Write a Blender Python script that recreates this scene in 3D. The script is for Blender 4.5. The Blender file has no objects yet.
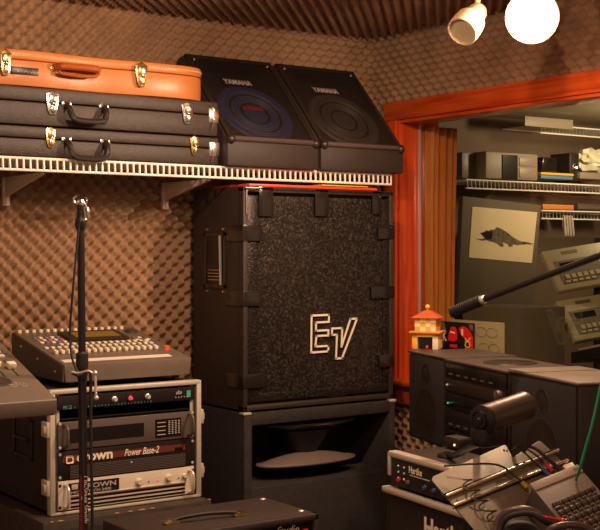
import bpy, bmesh, math, random
from mathutils import Vector, Matrix
random.seed(7)
S = bpy.context.scene
COL = S.collection
PI = math.pi
R = math.radians

# ------------------------------------------------------------------ camera
F = 1205.0
YAW, PITCH = R(35.0), R(-0.71)
CAM = Vector((0, 0, 1.5))
FWD = Vector((math.sin(YAW) * math.cos(PITCH), math.cos(YAW) * math.cos(PITCH), math.sin(PITCH)))
RGT = Vector((math.cos(YAW), -math.sin(YAW), 0))
UPV = RGT.cross(FWD)
cd = bpy.data.cameras.new('camera')
cam = bpy.data.objects.new('camera', cd)
COL.objects.link(cam)
cam.location = CAM
cam.rotation_euler = (PI / 2 + PITCH, 0, -YAW)
cd.sensor_width = 36
cd.lens = F / 600 * 36
cd.clip_start = 0.05
S.camera = cam

# ------------------------------------------------------------------ world / exposure
w = bpy.data.worlds.new('world')
S.world = w
w.use_nodes = True
bg = w.node_tree.nodes['Background']
bg.inputs[0].default_value = (1.0, 0.60, 0.40, 1)
bg.inputs[1].default_value = 0.34
S.view_settings.view_transform = 'Standard'
S.view_settings.look = 'None'
S.view_settings.exposure = 0.08
S.view_settings.gamma = 1.0
S.view_settings.use_curve_mapping = False


def area(name, loc, target, size, power, color, spread=180):
    l = bpy.data.lights.new(name, 'AREA')
    l.shape = 'DISK'
    l.size = size
    l.energy = power
    l.color = color
    l.spread = R(spread)
    o = bpy.data.objects.new(name, l)
    COL.objects.link(o)
    o.location = loc
    o.rotation_euler = (Vector(target) - Vector(loc)).to_track_quat('-Z', 'Y').to_euler()
    return o


WARM = (1.0, 0.70, 0.46)
# added overhead fill for the fronts, out of view, placed by the shelf's shadow
area('ceiling_fill_light', (1.70, 2.45, 2.36), (1.75, 3.7, 1.0), 0.07, 18, WARM)
sl_ = bpy.data.lights.new('room_fill_light', 'POINT')     # added unseen fill that brightens the ceiling foam and the fronts
sl_.energy = 21
sl_.color = WARM
sl_.shadow_soft_size = 0.08
so_ = bpy.data.objects.new('room_fill_light', sl_)
COL.objects.link(so_)
so_.location = (1.15, 1.60, 2.22)
area('booth_ceiling_light', (4.75, 3.6, 2.12), (4.75, 4.4, 1.75), 0.15, 9, (1.0, 0.74, 0.48))

# ------------------------------------------------------------------ pixel helpers: a sight line cut at a real depth or plane


def ray(u, v):
    return FWD + RGT * ((u - 300) / F) + UPV * ((265 - v) / F)


def at(u, v, Z):
    return CAM + ray(u, v) * Z


def on_y(u, v, y):
    d = ray(u, v)
    return CAM + d * (y / d.y)


def on_x(u, v, x):
    d = ray(u, v)
    return CAM + d * (x / d.x)


def on_z(u, v, z):
    d = ray(u, v)
    return CAM + d * ((z - 1.5) / d.z)


# ------------------------------------------------------------------ materials
def mat(name, col, rough=0.5, metal=0.0, noise=0.0, nscale=40, bump=0.0, bscale=200, emit=None, es=0.0,
        spec=0.5, alpha=1.0, stretch=None, col2=None, coat=0.0):
    m = bpy.data.materials.new(name)
    m.use_nodes = True
    nt = m.node_tree
    b = nt.nodes['Principled BSDF']
    b.inputs['Base Color'].default_value = (*col, 1)
    b.inputs['Roughness'].default_value = rough
    b.inputs['Metallic'].default_value = metal
    b.inputs['Specular IOR Level'].default_value = spec
    b.inputs['Alpha'].default_value = alpha
    b.inputs['Coat Weight'].default_value = coat
    if emit:
        b.inputs['Emission Color'].default_value = (*emit, 1)
        b.inputs['Emission Strength'].default_value = es
    tc = nt.nodes.new('ShaderNodeTexCoord')
    src = tc.outputs['Object']
    if stretch:
        mp = nt.nodes.new('ShaderNodeMapping')
        mp.inputs['Scale'].default_value = stretch
        nt.links.new(src, mp.inputs[0])
        src = mp.outputs[0]
    if noise > 0 or col2:
        n = nt.nodes.new('ShaderNodeTexNoise')
        n.inputs['Scale'].default_value = nscale
        n.inputs['Detail'].default_value = 4
        nt.links.new(src, n.inputs['Vector'])
        r = nt.nodes.new('ShaderNodeValToRGB')
        r.color_ramp.elements[0].position = 0.3
        r.color_ramp.elements[1].position = 0.7
        c2 = col2 if col2 else tuple(min(1, c * (1 + noise)) for c in col)
        c1 = col if col2 else tuple(c * (1 - noise) for c in col)
        r.color_ramp.elements[0].color = (*c1, 1)
        r.color_ramp.elements[1].color = (*c2, 1)
        nt.links.new(n.outputs[0], r.inputs[0])
        nt.links.new(r.outputs[0], b.inputs['Base Color'])
    if bump > 0:
        n = nt.nodes.new('ShaderNodeTexNoise')
        n.inputs['Scale'].default_value = bscale
        nt.links.new(src, n.inputs['Vector'])
        bp = nt.nodes.new('ShaderNodeBump')
        bp.inputs['Strength'].default_value = bump
        bp.inputs['Distance'].default_value = 0.002
        nt.links.new(n.outputs[0], bp.inputs['Height'])
        nt.links.new(bp.outputs[0], b.inputs['Normal'])
    return m


def grille_mat(name, col, rough, lo, hi, scale, alpha):
    """perforated / expanded metal: sparkling flecks and partly see-through"""
    m = mat(name, col, rough, 0.6)
    nt = m.node_tree
    b = nt.nodes['Principled BSDF']
    tc = nt.nodes.new('ShaderNodeTexCoord')
    n = nt.nodes.new('ShaderNodeTexNoise')
    n.inputs['Scale'].default_value = scale
    n.inputs['Detail'].default_value = 2
    nt.links.new(tc.outputs['Object'], n.inputs['Vector'])
    r = nt.nodes.new('ShaderNodeValToRGB')
    r.color_ramp.elements[0].position = 0.50
    r.color_ramp.elements[1].position = 0.68
    r.color_ramp.elements[0].color = (*lo, 1)
    r.color_ramp.elements[1].color = (*hi, 1)
    nt.links.new(n.outputs[0], r.inputs[0])
    nt.links.new(r.outputs[0], b.inputs['Base Color'])
    bp = nt.nodes.new('ShaderNodeBump')
    bp.inputs['Strength'].default_value = 0.6
    bp.inputs['Distance'].default_value = 0.003
    nt.links.new(n.outputs[0], bp.inputs['Height'])
    nt.links.new(bp.outputs[0], b.inputs['Normal'])
    b.inputs['Alpha'].default_value = alpha
    return m


M = {}
M['foam'] = mat('acoustic_foam', (0.31, 0.180, 0.105), 0.95, noise=0.14, nscale=9, spec=0.1)
M['floor'] = mat('dark_carpet', (0.05, 0.035, 0.03), 0.95, noise=0.3, nscale=60)
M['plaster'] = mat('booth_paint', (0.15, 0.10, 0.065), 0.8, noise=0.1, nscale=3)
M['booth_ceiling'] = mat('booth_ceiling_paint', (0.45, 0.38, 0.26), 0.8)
M['wood'] = mat('red_cherry_wood', (0.50, 0.042, 0.007), 0.30, nscale=5, stretch=(12, 0.7, 12), col2=(0.80, 0.13, 0.02), coat=0.3)
M['wood_v'] = mat('red_cherry_wood_upright', (0.50, 0.036, 0.006), 0.30, nscale=5, stretch=(12, 12, 0.7), col2=(0.72, 0.095, 0.016), coat=0.3)
M['curtain'] = mat('rust_curtain_cloth', (0.50, 0.115, 0.02), 0.8, nscale=6, stretch=(10, 10, 0.6), col2=(0.62, 0.21, 0.045))
M['tolex'] = mat('black_tolex', (0.034, 0.020, 0.015), 0.55, noise=0.3, nscale=120, bump=0.5, bscale=400)
M['carpet_black'] = mat('black_cab_covering', (0.024, 0.016, 0.014), 0.8, noise=0.3, nscale=80, bump=0.4, bscale=300)
M['vinyl'] = mat('black_vinyl', (0.036, 0.019, 0.013), 0.50, noise=0.25, nscale=60, bump=0.6, bscale=260)
M['leather'] = mat('tan_leather', (0.46, 0.135, 0.030), 0.36, nscale=7, col2=(0.55, 0.19, 0.05), bump=0.2, bscale=120)
M['leather_dark'] = mat('brown_leather_handle', (0.36, 0.075, 0.015), 0.25)
M['stitch'] = mat('cream_stitch', (0.8, 0.6, 0.25), 0.7)
M['chrome'] = mat('chrome', (0.85, 0.78, 0.70), 0.18, 1.0)
M['brass'] = mat('brass', (0.90, 0.66, 0.30), 0.2, 1.0)
M['alu'] = mat('aluminium_trim', (0.80, 0.69, 0.56), 0.34, 0.5)
M['white_wire'] = mat('white_coated_wire', (0.90, 0.83, 0.74), 0.35)
M['bracket'] = mat('cream_bracket_steel', (0.52, 0.40, 0.29), 0.5)
M['black_metal'] = mat('black_metal', (0.022, 0.016, 0.015), 0.35, 0.3)
M['black_plastic'] = mat('black_plastic', (0.026, 0.016, 0.012), 0.4)
M['tape'] = mat('black_gaffer_tape', (0.020, 0.014, 0.012), 0.16, bump=0.25, bscale=60, coat=0.4)
M['rubber'] = mat('rubber', (0.02, 0.014, 0.012), 0.6)
M['cone'] = mat('paper_cone', (0.12, 0.085, 0.07), 0.45)
M['cone_dark'] = mat('dark_surround', (0.012, 0.008, 0.007), 0.5)
M['ev_grille'] = grille_mat('expanded_metal_grille', (0.03, 0.02, 0.02), 0.36, (0.034, 0.025, 0.022), (0.19, 0.14, 0.11), 150, 0.62)
M['mon_grille'] = grille_mat('monitor_grille', (0.03, 0.02, 0.02), 0.45, (0.045, 0.032, 0.028), (0.12, 0.088, 0.072), 300, 0.36)
M['logo'] = mat('cream_lettering', (0.88, 0.74, 0.56), 0.5)
M['logo_dim'] = mat('silver_lettering', (0.50, 0.42, 0.36), 0.4)
M['horn'] = mat('horn_lens', (0.16, 0.115, 0.095), 0.42)
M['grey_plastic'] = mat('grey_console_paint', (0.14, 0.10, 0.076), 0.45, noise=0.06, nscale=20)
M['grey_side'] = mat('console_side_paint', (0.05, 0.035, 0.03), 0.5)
M['white_key'] = mat('ivory_plastic', (0.80, 0.68, 0.52), 0.4)
M['strip'] = mat('light_scribble_strip', (0.75, 0.62, 0.52), 0.5)
M['lcd'] = mat('amber_lcd', (0.22, 0.13, 0.012), 0.25)
M['orange_knob'] = mat('orange_knob', (0.85, 0.10, 0.02), 0.4)
M['led_red'] = mat('red_lamp', (0.6, 0.02, 0.02), 0.4, emit=(1, 0.03, 0.05), es=1.2)
M['led_green'] = mat('green_lamp', (0.02, 0.4, 0.15), 0.4, emit=(0.05, 1, 0.35), es=0.5)
M['led_orange'] = mat('orange_lamp', (0.8, 0.2, 0.05), 0.4, emit=(1, 0.35, 0.08), es=3)
M['green_print'] = mat('green_print', (0.05, 0.35, 0.22), 0.6)
M['amp_grey'] = mat('grey_amplifier_front', (0.10, 0.068, 0.058), 0.45)
M['dark_window'] = mat('dark_window', (0.012, 0.009, 0.008), 0.2)
M['maroon'] = mat('maroon_band', (0.14, 0.022, 0.012), 0.5)
M['silver_front'] = mat('silver_amplifier_front', (0.72, 0.60, 0.48), 0.4, 0.1)
M['worn'] = mat('scuffed_black_tolex', (0.045, 0.03, 0.025), 0.6, noise=0.3, nscale=30)
M['bare_wood'] = mat('bare_orange_wood', (0.50, 0.16, 0.05), 0.7)
M['tray'] = mat('tan_tray_metal', (0.17, 0.13, 0.088), 0.5, 0.3, noise=0.08, nscale=6)
M['rail'] = mat('polished_rail', (0.82, 0.70, 0.50), 0.22, 0.9)
M['machine'] = mat('taupe_machine_case', (0.15, 0.105, 0.085), 0.45)
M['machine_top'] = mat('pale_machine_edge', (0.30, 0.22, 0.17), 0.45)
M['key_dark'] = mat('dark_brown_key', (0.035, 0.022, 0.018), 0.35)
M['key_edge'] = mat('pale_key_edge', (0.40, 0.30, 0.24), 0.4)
M['plug_blue'] = mat('blue_plug', (0.04, 0.13, 0.32), 0.4)
M['plug_red'] = mat('red_plug', (0.62, 0.02, 0.02), 0.4)
M['plug_yellow'] = mat('yellow_ring', (0.65, 0.36, 0.03), 0.4)
M['lamp_metal'] = mat('bronze_lamp_metal', (0.14, 0.105, 0.085), 0.36, 0.75)
M['lamp_body'] = mat('beige_lamp_housing', (0.36, 0.27, 0.17), 0.5)
M['hot'] = mat('lit_bulb', (1, 0.9, 0.75), 0.4, emit=(1.0, 0.86, 0.66), es=40)
M['boom_top'] = mat('brushed_grey_top', (0.10, 0.07, 0.058), 0.45, 0.2, noise=0.1, nscale=30)
M['speaker_cloth'] = mat('black_speaker_cloth', (0.020, 0.013, 0.012), 0.85)
M['cover'] = mat('grey_speaker_cover', (0.24, 0.185, 0.145), 0.45, 0.2, noise=0.1, nscale=30)
M['paper_pale'] = mat('pale_green_card', (0.30, 0.24, 0.11), 0.7, noise=0.06, nscale=30)
M['print'] = mat('aged_print_paper', (0.80, 0.64, 0.42), 0.7)
M['print_board'] = mat('grey_brown_board', (0.13, 0.095, 0.065), 0.7)
M['lizard'] = mat('printed_ink_brown', (0.06, 0.045, 0.03), 0.8, col2=(0.20, 0.16, 0.10), nscale=60)
M['yellow'] = mat('yellow_paint', (0.88, 0.46, 0.05), 0.6)
M['cream'] = mat('cream_paint', (0.90, 0.68, 0.42), 0.6)
M['red_paint'] = mat('red_paint', (0.75, 0.015, 0.012), 0.5)
M['roof_paint'] = mat('red_orange_roof_paint', (0.58, 0.09, 0.02), 0.6)
M['orange_paint'] = mat('orange_paint', (0.72, 0.24, 0.04), 0.6)
M['synth'] = mat('beige_synth_case', (0.50, 0.42, 0.27), 0.5)
M['synth_panel'] = mat('brown_synth_panel', (0.16, 0.12, 0.08), 0.5)
M['paper_white'] = mat('crumpled_white_paper', (0.85, 0.80, 0.62), 0.7)
M['blue'] = mat('blue_cover', (0.10, 0.22, 0.42), 0.5)
M['box_grey'] = mat('pale_grey_plastic', (0.30, 0.24, 0.18), 0.5)
M['green_cable'] = mat('green_cable', (0.01, 0.28, 0.12), 0.45)
M['red_cloth'] = mat('glossy_red_folder', (0.85, 0.06, 0.015), 0.4)
M['silver_strip'] = mat('silver_gasket', (0.75, 0.72, 0.65), 0.3, 0.7)
M['pink_leather'] = mat('padded_headband', (0.085, 0.05, 0.046), 0.32)
M['pink_sticker'] = mat('magenta_sticker', (0.35, 0.01, 0.06), 0.5)
M['blue_rib'] = mat('pale_blue_rib', (0.13, 0.12, 0.24), 0.35)
M['blue_driver'] = mat('blue_driver_ring', (0.07, 0.075, 0.22), 0.4)

g = bpy.data.materials.new('window_glass')
g.use_nodes = True
nt = g.node_tree
nt.nodes.clear()
out = nt.nodes.new('ShaderNodeOutputMaterial')
mix = nt.nodes.new('ShaderNodeMixShader')
tr = nt.nodes.new('ShaderNodeBsdfTransparent')
tr.inputs[0].default_value = (0.93, 0.95, 0.88, 1)
gl = nt.nodes.new('ShaderNodeBsdfGlossy')
gl.inputs['Roughness'].default_value = 0.0
mix.inputs[0].default_value = 0.035
nt.links.new(tr.outputs[0], mix.inputs[1])
nt.links.new(gl.outputs[0], mix.inputs[2])
nt.links.new(mix.outputs[0], out.inputs[0])
M['glass'] = g

# ------------------------------------------------------------------ mesh builder
MATS = {}   # root matrices by object name


class MB:
    def __init__(s):
        s.bm = bmesh.new()

    def _add(s, verts, faces, smooth=False):
        vs = [s.bm.verts.new(v) for v in verts]
        for f in faces:
            try:
                fc = s.bm.faces.new([vs[i] for i in f])
                fc.smooth = smooth
            except ValueError:
                pass
        return vs

    def box(s, x0, x1, y0, y1, z0, z1, bev=0.0, seg=2, m=None):
        b = bmesh.new()
        bmesh.ops.create_cube(b, size=1)
        for v in b.verts:
            v.co = Vector(((x0 + x1) / 2 + v.co.x * (x1 - x0), (y0 + y1) / 2 + v.co.y * (y1 - y0), (z0 + z1) / 2 + v.co.z * (z1 - z0)))
        if bev > 0:
            bmesh.ops.bevel(b, geom=list(b.edges), offset=bev, segments=seg, profile=0.5, affect='EDGES')
        s._merge(b, m, bev > 0)
        return s

    def _merge(s, b, m=None, smooth=False):
        b.verts.index_update()
        vs = [s.bm.verts.new(m @ v.co if m else v.co) for v in b.verts]
        for f in b.faces:
            nf = s.bm.faces.new([vs[v.index] for v in f.verts])
            nf.smooth = smooth or f.smooth
        b.free()

    def hexa(s, c, bev=0.0):
        """eight corners: bottom loop of 4 then top loop of 4"""
        b = bmesh.new()
        vs = [b.verts.new(p) for p in c]
        for f in ((3, 2, 1, 0), (4, 5, 6, 7), (0, 1, 5, 4), (1, 2, 6, 5), (2, 3, 7, 6), (3, 0, 4, 7)):
            b.faces.new([vs[i] for i in f])
        bmesh.ops.recalc_face_normals(b, faces=b.faces)
        if bev > 0:
            bmesh.ops.bevel(b, geom=list(b.edges), offset=bev, segments=2, profile=0.5, affect='EDGES')
        s._merge(b, None, bev > 0)
        return s

    def prism(s, pts, ext, bev=0.0):
        """closed polygon of 3-D points pushed along ext"""
        b = bmesh.new()
        n = len(pts)
        e = Vector(ext)
        a = [b.verts.new(Vector(p)) for p in pts]
        c = [b.verts.new(Vector(p) + e) for p in pts]
        b.faces.new(a)
        b.faces.new(c[::-1])
        for i in range(n):
            b.faces.new((a[i], c[i], c[(i + 1) % n], a[(i + 1) % n]))
        bmesh.ops.recalc_face_normals(b, faces=b.faces)
        if bev > 0:
            ed = [x for x in b.edges if len(x.link_faces) == 2 and x.calc_face_angle() > 0.6]
            bmesh.ops.bevel(b, geom=ed, offset=bev, segments=2, profile=0.5, affect='EDGES')
        s._merge(b, None, True)
        return s

    def cyl(s, p0, p1, r0, r1=None, seg=20, cap=True):
        p0, p1 = Vector(p0), Vector(p1)
        r1 = r0 if r1 is None else r1
        q = (p1 - p0).to_track_quat('Z', 'Y')
        vs, fs = [], []
        for i in range(seg):
            a = 2 * PI * i / seg
            d = q @ Vector((math.cos(a), math.sin(a), 0))
            vs.append(p0 + d * r0)
            vs.append(p1 + d * r1)
        for i in range(seg):
            j = (i + 1) % seg
            fs.append((2 * i, 2 * j, 2 * j + 1, 2 * i + 1))
        s._add(vs, fs, True)
        if cap:
            for k in (0, 1):
                ring = [vs[2 * i + k] for i in range(seg)]
                s._add(ring, [tuple(range(seg))[::(-1 if k == 0 else 1)]])
        return s

    def lathe(s, p0, axis, prof, seg=28):
        """prof: (distance along axis, radius)"""
        p0 = Vector(p0)
        q = Vector(axis).to_track_quat('Z', 'Y')
        ax = Vector(axis).normalized()
        vs, fs = [], []
        n = len(prof)
        for i in range(seg):
            a = 2 * PI * i / seg
            d = q @ Vector((math.cos(a), math.sin(a), 0))
            for t, r in prof:
                vs.append(p0 + ax * t + d * max(r, 1e-5))
        for i in range(seg):
            j = (i + 1) % seg
            for k in range(n - 1):
                fs.append((i * n + k, j * n + k, j * n + k + 1, i * n + k + 1))
        s._add(vs, fs, True)
        return s

    def tube(s, pts, r, seg=8, closed=False):
        pts = [Vector(p) for p in pts]
        n = len(pts)
        vs, fs = [], []
        up = Vector((0.13, 0.21, 0.97))
        for i, p in enumerate(pts):
            t = (pts[min(i + 1, n - 1)] - pts[max(i - 1, 0)]).normalized()
            a = t.cross(up)
            if a.length < 0.05:
                a = t.cross(Vector((1, 0, 0)))
            a.normalize()
            b = t.cross(a).normalized()
            rr = r[i] if isinstance(r, (list, tuple)) else r
            for k in range(seg):
                an = 2 * PI * k / seg
                vs.append(p + a * math.cos(an) * rr + b * math.sin(an) * rr)
        for i in range(n - 1):
            for k in range(seg):
                l = (k + 1) % seg
                fs.append((i * seg + k, i * seg + l, (i + 1) * seg + l, (i + 1) * seg + k))
        fs.append(tuple(range(seg))[::-1])
        fs.append(tuple((n - 1) * seg + k for k in range(seg)))
        s._add(vs, fs, True)
        return s

    def sphere(s, c, r, sc=(1, 1, 1), seg=16):
        b = bmesh.new()
        bmesh.ops.create_uvsphere(b, u_segments=seg, v_segments=seg // 2 + 2, radius=r)
        for v in b.verts:
            v.co = Vector((v.co.x * sc[0], v.co.y * sc[1], v.co.z * sc[2])) + Vector(c)
        s._merge(b, None, True)
        return s

    def build(s, name, m, parent=None, world=True):
        me = bpy.data.meshes.new(name)
        if parent is not None and world:
            Mi = MATS[parent.name].inverted()
            for v in s.bm.verts:
                v.co = Mi @ v.co
        bmesh.ops.recalc_face_normals(s.bm, faces=s.bm.faces) if len(s.bm.faces) < 4000 else None
        s.bm.to_mesh(me)
        s.bm.free()
        me.materials.append(m)
        try:
            me.set_sharp_from_angle(angle=R(38))
        except Exception:
            pass
        o = bpy.data.objects.new(name, me)
        COL.objects.link(o)
        if parent is not None:
            o.parent = parent
            MATS[o.name] = MATS[parent.name]
        else:
            MATS[o.name] = Matrix.Identity(4)
        return o


def curve_pts(pts, n=10):
    """Catmull-Rom through points"""
    P = [Vector(p) for p in pts]
    P = [P[0] * 2 - P[1]] + P + [P[-1] * 2 - P[-2]]
    o = []
    for i in range(1, len(P) - 2):
        for k in range(n):
            t = k / n
            a, b, c, d = P[i - 1], P[i], P[i + 1], P[i + 2]
            o.append(0.5 * ((2 * b) + (c - a) * t + (2 * a - 5 * b + 4 * c - d) * t * t + (3 * b - a - 3 * c + d) * t ** 3))
    o.append(P[-2])
    return o


def tag(o, label, cat, group=None, kind=None):
    if label:
        o['label'] = label
    if cat:
        o['category'] = cat
    if group:
        o['group'] = group
    if kind:
        o['kind'] = kind
    return o


def thing(name, label, cat, loc, rz=0.0, group=None):
    o = bpy.data.objects.new(name, None)
    COL.objects.link(o)
    o.location = loc
    o.rotation_euler = (0, 0, rz)
    MATS[o.name] = Matrix.Translation(Vector(loc)) @ Matrix.Rotation(rz, 4, 'Z')
    o.empty_display_size = 0.05
    return tag(o, label, cat, group)


def solo(mb, name, m, loc, label, cat, group=None):
    """a thing that is one mesh, origin at its base"""
    for v in mb.bm.verts:
        v.co -= Vector(loc)
    o = mb.build(name, m)
    o.location = loc
    MATS[o.name] = Matrix.Translation(Vector(loc))
    return tag(o, label, cat, group)


def structure(mb, name, m):
    o = mb.build(name, m)
    o['kind'] = 'structure'
    return o


def rep(o, offs):
    """copies of a finished part, moved in its thing's own frame"""
    for d in offs:
        c = o.copy()
        COL.objects.link(c)
        c.parent = o.parent
        c.location = o.location + Vector(d)
        MATS[c.name] = MATS[o.name]


def text(parent, name, s, origin, xdir, ydir, size, m, shear=0.0, off=0.0, align='LEFT', depth=0.0006, sx=1.0, label=None, lift=0.0008):
    """lettering mesh: origin is the lower-left of the line (world), xdir / ydir its axes (world)"""
    cu = bpy.data.curves.new(name, 'FONT')
    cu.body = s
    cu.size = 1.0
    cu.shear = shear
    cu.offset = off
    cu.extrude = depth / size / 2
    cu.align_x = align
    cu.resolution_u = 3
    t = bpy.data.objects.new('tmp', cu)
    COL.objects.link(t)
    me = bpy.data.meshes.new_from_object(t)
    bpy.data.objects.remove(t)
    x = Vector(xdir).normalized()
    y = Vector(ydir)
    y = (y - x * y.dot(x)).normalized()
    z = x.cross(y)
    Mi = MATS[parent.name].inverted()
    for v in me.vertices:
        p = Vector(origin) + x * v.co.x * size * sx + y * v.co.y * size * 1.4 + z * (v.co.z * size + lift)
        v.co = Mi @ p
    me.materials.append(m)
    me.name = name
    o = bpy.data.objects.new(name, me)
    COL.objects.link(o)
    o.parent = parent
    MATS[o.name] = MATS[parent.name]
    if label:
        o['label'] = label
    return o


# ------------------------------------------------------------------ the room
YB, XR, ZC = 4.08, 3.24, 2.412
PIT = 0.054


def foam_sheet(mb, o, a, b, na, nb, nrm, amp=0.014, rot=0.0, hole=None):
    """egg-crate relief on the plane o + a*s + b*t"""
    a, b, o, nrm = Vector(a), Vector(b), Vector(o), Vector(nrm)
    an, bn = a.normalized(), b.normalized()
    vs = []
    for i in range(na + 1):
        row = []
        for j in range(nb + 1):
            p = o + a * (i / na) + b * (j / nb)
            s_, t_ = p.dot(an), p.dot(bn)
            c_, d_ = math.cos(rot), math.sin(rot)
            s2, t2 = s_ * c_ - t_ * d_, s_ * d_ + t_ * c_
            h = math.cos(2 * PI * s2 / PIT) * math.cos(2 * PI * t2 / PIT)
            h = h if h > 0 else h * 0.8
            row.append(mb.bm.verts.new(p + nrm * (amp * h)))
        vs.append(row)
    for i in range(na):
        for j in range(nb):
            if hole and hole(o + a * ((i + .5) / na) + b * ((j + .5) / nb)):
                continue
            f = mb.bm.faces.new((vs[i][j], vs[i + 1][j], vs[i + 1][j + 1], vs[i][j + 1]))
            f.smooth = True


def foam_build(mb, name):
    me = bpy.data.meshes.new(name)
    mb.bm.to_mesh(me)
    mb.bm.free()
    me.materials.append(M['foam'])
    o = bpy.data.objects.new(name, me)
    COL.objects.link(o)
    o['kind'] = 'structure'
    return o


XL = 0.3
mb = MB()
mb.box(XL, XR + 0.1, YB + 0.02, YB + 0.12, 0, ZC + 0.1)
foam_sheet(mb, (XL, YB, 0.6), (XR - XL, 0, 0), (0, 0, ZC - 0.6), 330, 206, (0, -1, 0), 0.026)
foam_build(mb, 'wall_back')

# window opening in the right wall
WY1, WZ0, WZ1 = 3.88, 0.95, 2.03      # casing starts outside this
WY0 = 0.7
mb = MB()
mb.box(XR + 0.02, XR + 0.10, WY1, YB + 0.1, 0, ZC)
mb.box(XR + 0.02, XR + 0.10, WY0, WY1, WZ1, ZC)
mb.box(XR + 0.02, XR + 0.10, WY0, WY1, 0, WZ0)
mb.box(XR + 0.02, XR + 0.10, -0.6, WY0, 0, ZC)
foam_sheet(mb, (XR, 1.6, 0.6), (0, YB - 1.6, 0), (0, 0, ZC - 0.6), 280, 206, (-1, 0, 0), 0.017,
           hole=lambda p: WZ0 - 0.05 < p.z < WZ1 + 0.05 and p.y < WY1 + 0.05)
foam_build(mb, 'wall_right')

mb = MB()
mb.box(XL, XR + 0.1, -0.6, YB + 0.12, ZC + 0.02, ZC + 0.12)
foam_sheet(mb, (XL, 1.9, ZC), (XR - XL, 0, 0), (0, YB - 1.9, 0), 330, 240, (0, 0, -1), 0.021, rot=R(-3))
foam_build(mb, 'ceiling')
mb = MB()
mb.box(XL - 1.0, 5.8, -0.6, 4.75, -0.06, 0)
structure(mb, 'floor', M['floor'])

# window casing: mitred boards with an inner step
mb = MB()
cw = 0.09
# far upright casing + reveal
mb.box(XR - 0.03, XR + 0.01, WY1 + 0.012, WY1 + cw, WZ0 - cw, WZ1 + 0.012, 0.004)
mb.box(XR - 0.018, XR + 0.10, WY1 - 0.002, WY1 + 0.012, WZ0, WZ1, 0.002)
structure(mb, 'trim_1', M['wood_v'])
mb = MB()
mb.box(XR - 0.03, XR + 0.01, WY0, WY1 + cw, WZ1 + 0.012, WZ1 + cw, 0.004)
mb.box(XR - 0.018, XR + 0.10, WY0, WY1 + 0.012, WZ1 - 0.002, WZ1 + 0.012, 0.002)
structure(mb, 'trim_2', M['wood'])
mb = MB()
mb.box(XR - 0.03, XR + 0.01, WY0, WY1 + 0.012, WZ0 - cw, WZ0 - 0.012, 0.004)
mb.box(XR - 0.06, XR + 0.10, WY0, WY1 + cw, WZ0 - 0.012, WZ0 + 0.012, 0.005)
structure(mb, 'trim_3', M['wood'])
# glass pane and its silver gasket
mb = MB()
mb.box(XR + 0.092, XR + 0.098, WY0, WY1, WZ0 + 0.012, WZ1)
win = structure(mb, 'window_1', M['glass'])
mb = MB()
mb.box(XR + 0.078, XR + 0.090, WY1 - 0.016, WY1 - 0.003, WZ0 + 0.012, WZ1 - 0.003, 0.002)
gk = mb.build('window_gasket', M['silver_strip'], win)

# room beyond the glass
YB2, XB2, ZC2 = 4.62, 5.7, 2.20
mb = MB()
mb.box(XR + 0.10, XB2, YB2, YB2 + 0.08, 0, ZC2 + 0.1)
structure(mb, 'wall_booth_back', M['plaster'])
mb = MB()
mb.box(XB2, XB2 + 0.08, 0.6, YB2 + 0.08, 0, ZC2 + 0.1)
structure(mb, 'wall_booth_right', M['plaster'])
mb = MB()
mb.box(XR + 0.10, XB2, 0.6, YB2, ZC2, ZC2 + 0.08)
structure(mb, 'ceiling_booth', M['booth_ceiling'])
# wood lining and curtain at the far jamb
mb = MB()
mb.box(XR + 0.102, XR + 0.20, WY1, WY1 + 0.02, WZ0, WZ1 + 0.02, 0.002)
structure(mb, 'trim_4', M['wood_v'])
mb = MB()
n = 60
cx0, cx1 = 3.350, 3.525
for z0, z1, k0, k1 in ((1.0, 2.02, 0.80, 1.0),):
    rows = 24
    vs = []
    for j in range(rows + 1):
        tz = j / rows
        row = []
        for i in range(n + 1):
            t = i / n
            kk = 0.86 + 0.14 * tz ** 0.8
            x = cx0 + (cx1 - cx0) * t * kk
            y = 3.855 + 0.016 * math.sin(t * 5.2 * 2 * PI + 0.6 * math.sin(tz * 3)) + 0.006 * math.sin(t * 23)
            row.append(mb.bm.verts.new((x, y, z0 + (z1 - z0) * tz)))
        vs.append(row)
    for j in range(rows):
        for i in range(n):
            mb.bm.faces.new((vs[j][i], vs[j][i + 1], vs[j + 1][i + 1], vs[j + 1][i])).smooth = True
cur = solo(mb, 'curtain', M['curtain'], (3.45, 3.855, 1.0), 'narrow rust orange curtain gathered at the far end behind the window glass', 'curtain')
sm = cur.modifiers.new('thick', 'SOLIDIFY')
sm.thickness = 0.003

# ------------------------------------------------------------------ wall shelf
ZS = 1.800
SX0, SX1 = 1.05, 3.03
sh = thing('wire_shelf', 'long white wire shelf across the back wall carrying guitar cases and stage monitors', 'shelf', (2.0, 3.9, ZS - 0.045))
mb = MB()
for z in (ZS - 0.003, ZS - 0.041):
    mb.tube([(SX0, 3.70, z), (SX1, 3.70, z)], 0.0046)
mb.tube([(SX0, 4.05, ZS - 0.004), (SX1, 4.05, ZS - 0.004)], 0.003)
mb.tube([(SX1, 3.70, ZS - 0.003), (SX1, 3.70, ZS - 0.041)], 0.0034)
mb.build('front_rail', M['white_wire'], sh)
mb = MB()
x = SX0 + 0.01
while x < SX1:
    mb.tube([(x, 4.05, ZS - 0.002), (x, 3.703, ZS - 0.002), (x, 3.6975, ZS - 0.006), (x, 3.6975, ZS - 0.040)], 0.0040, 5)
    x += 0.0232
mb.build('wire_deck', M['white_wire'], sh)
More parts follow.
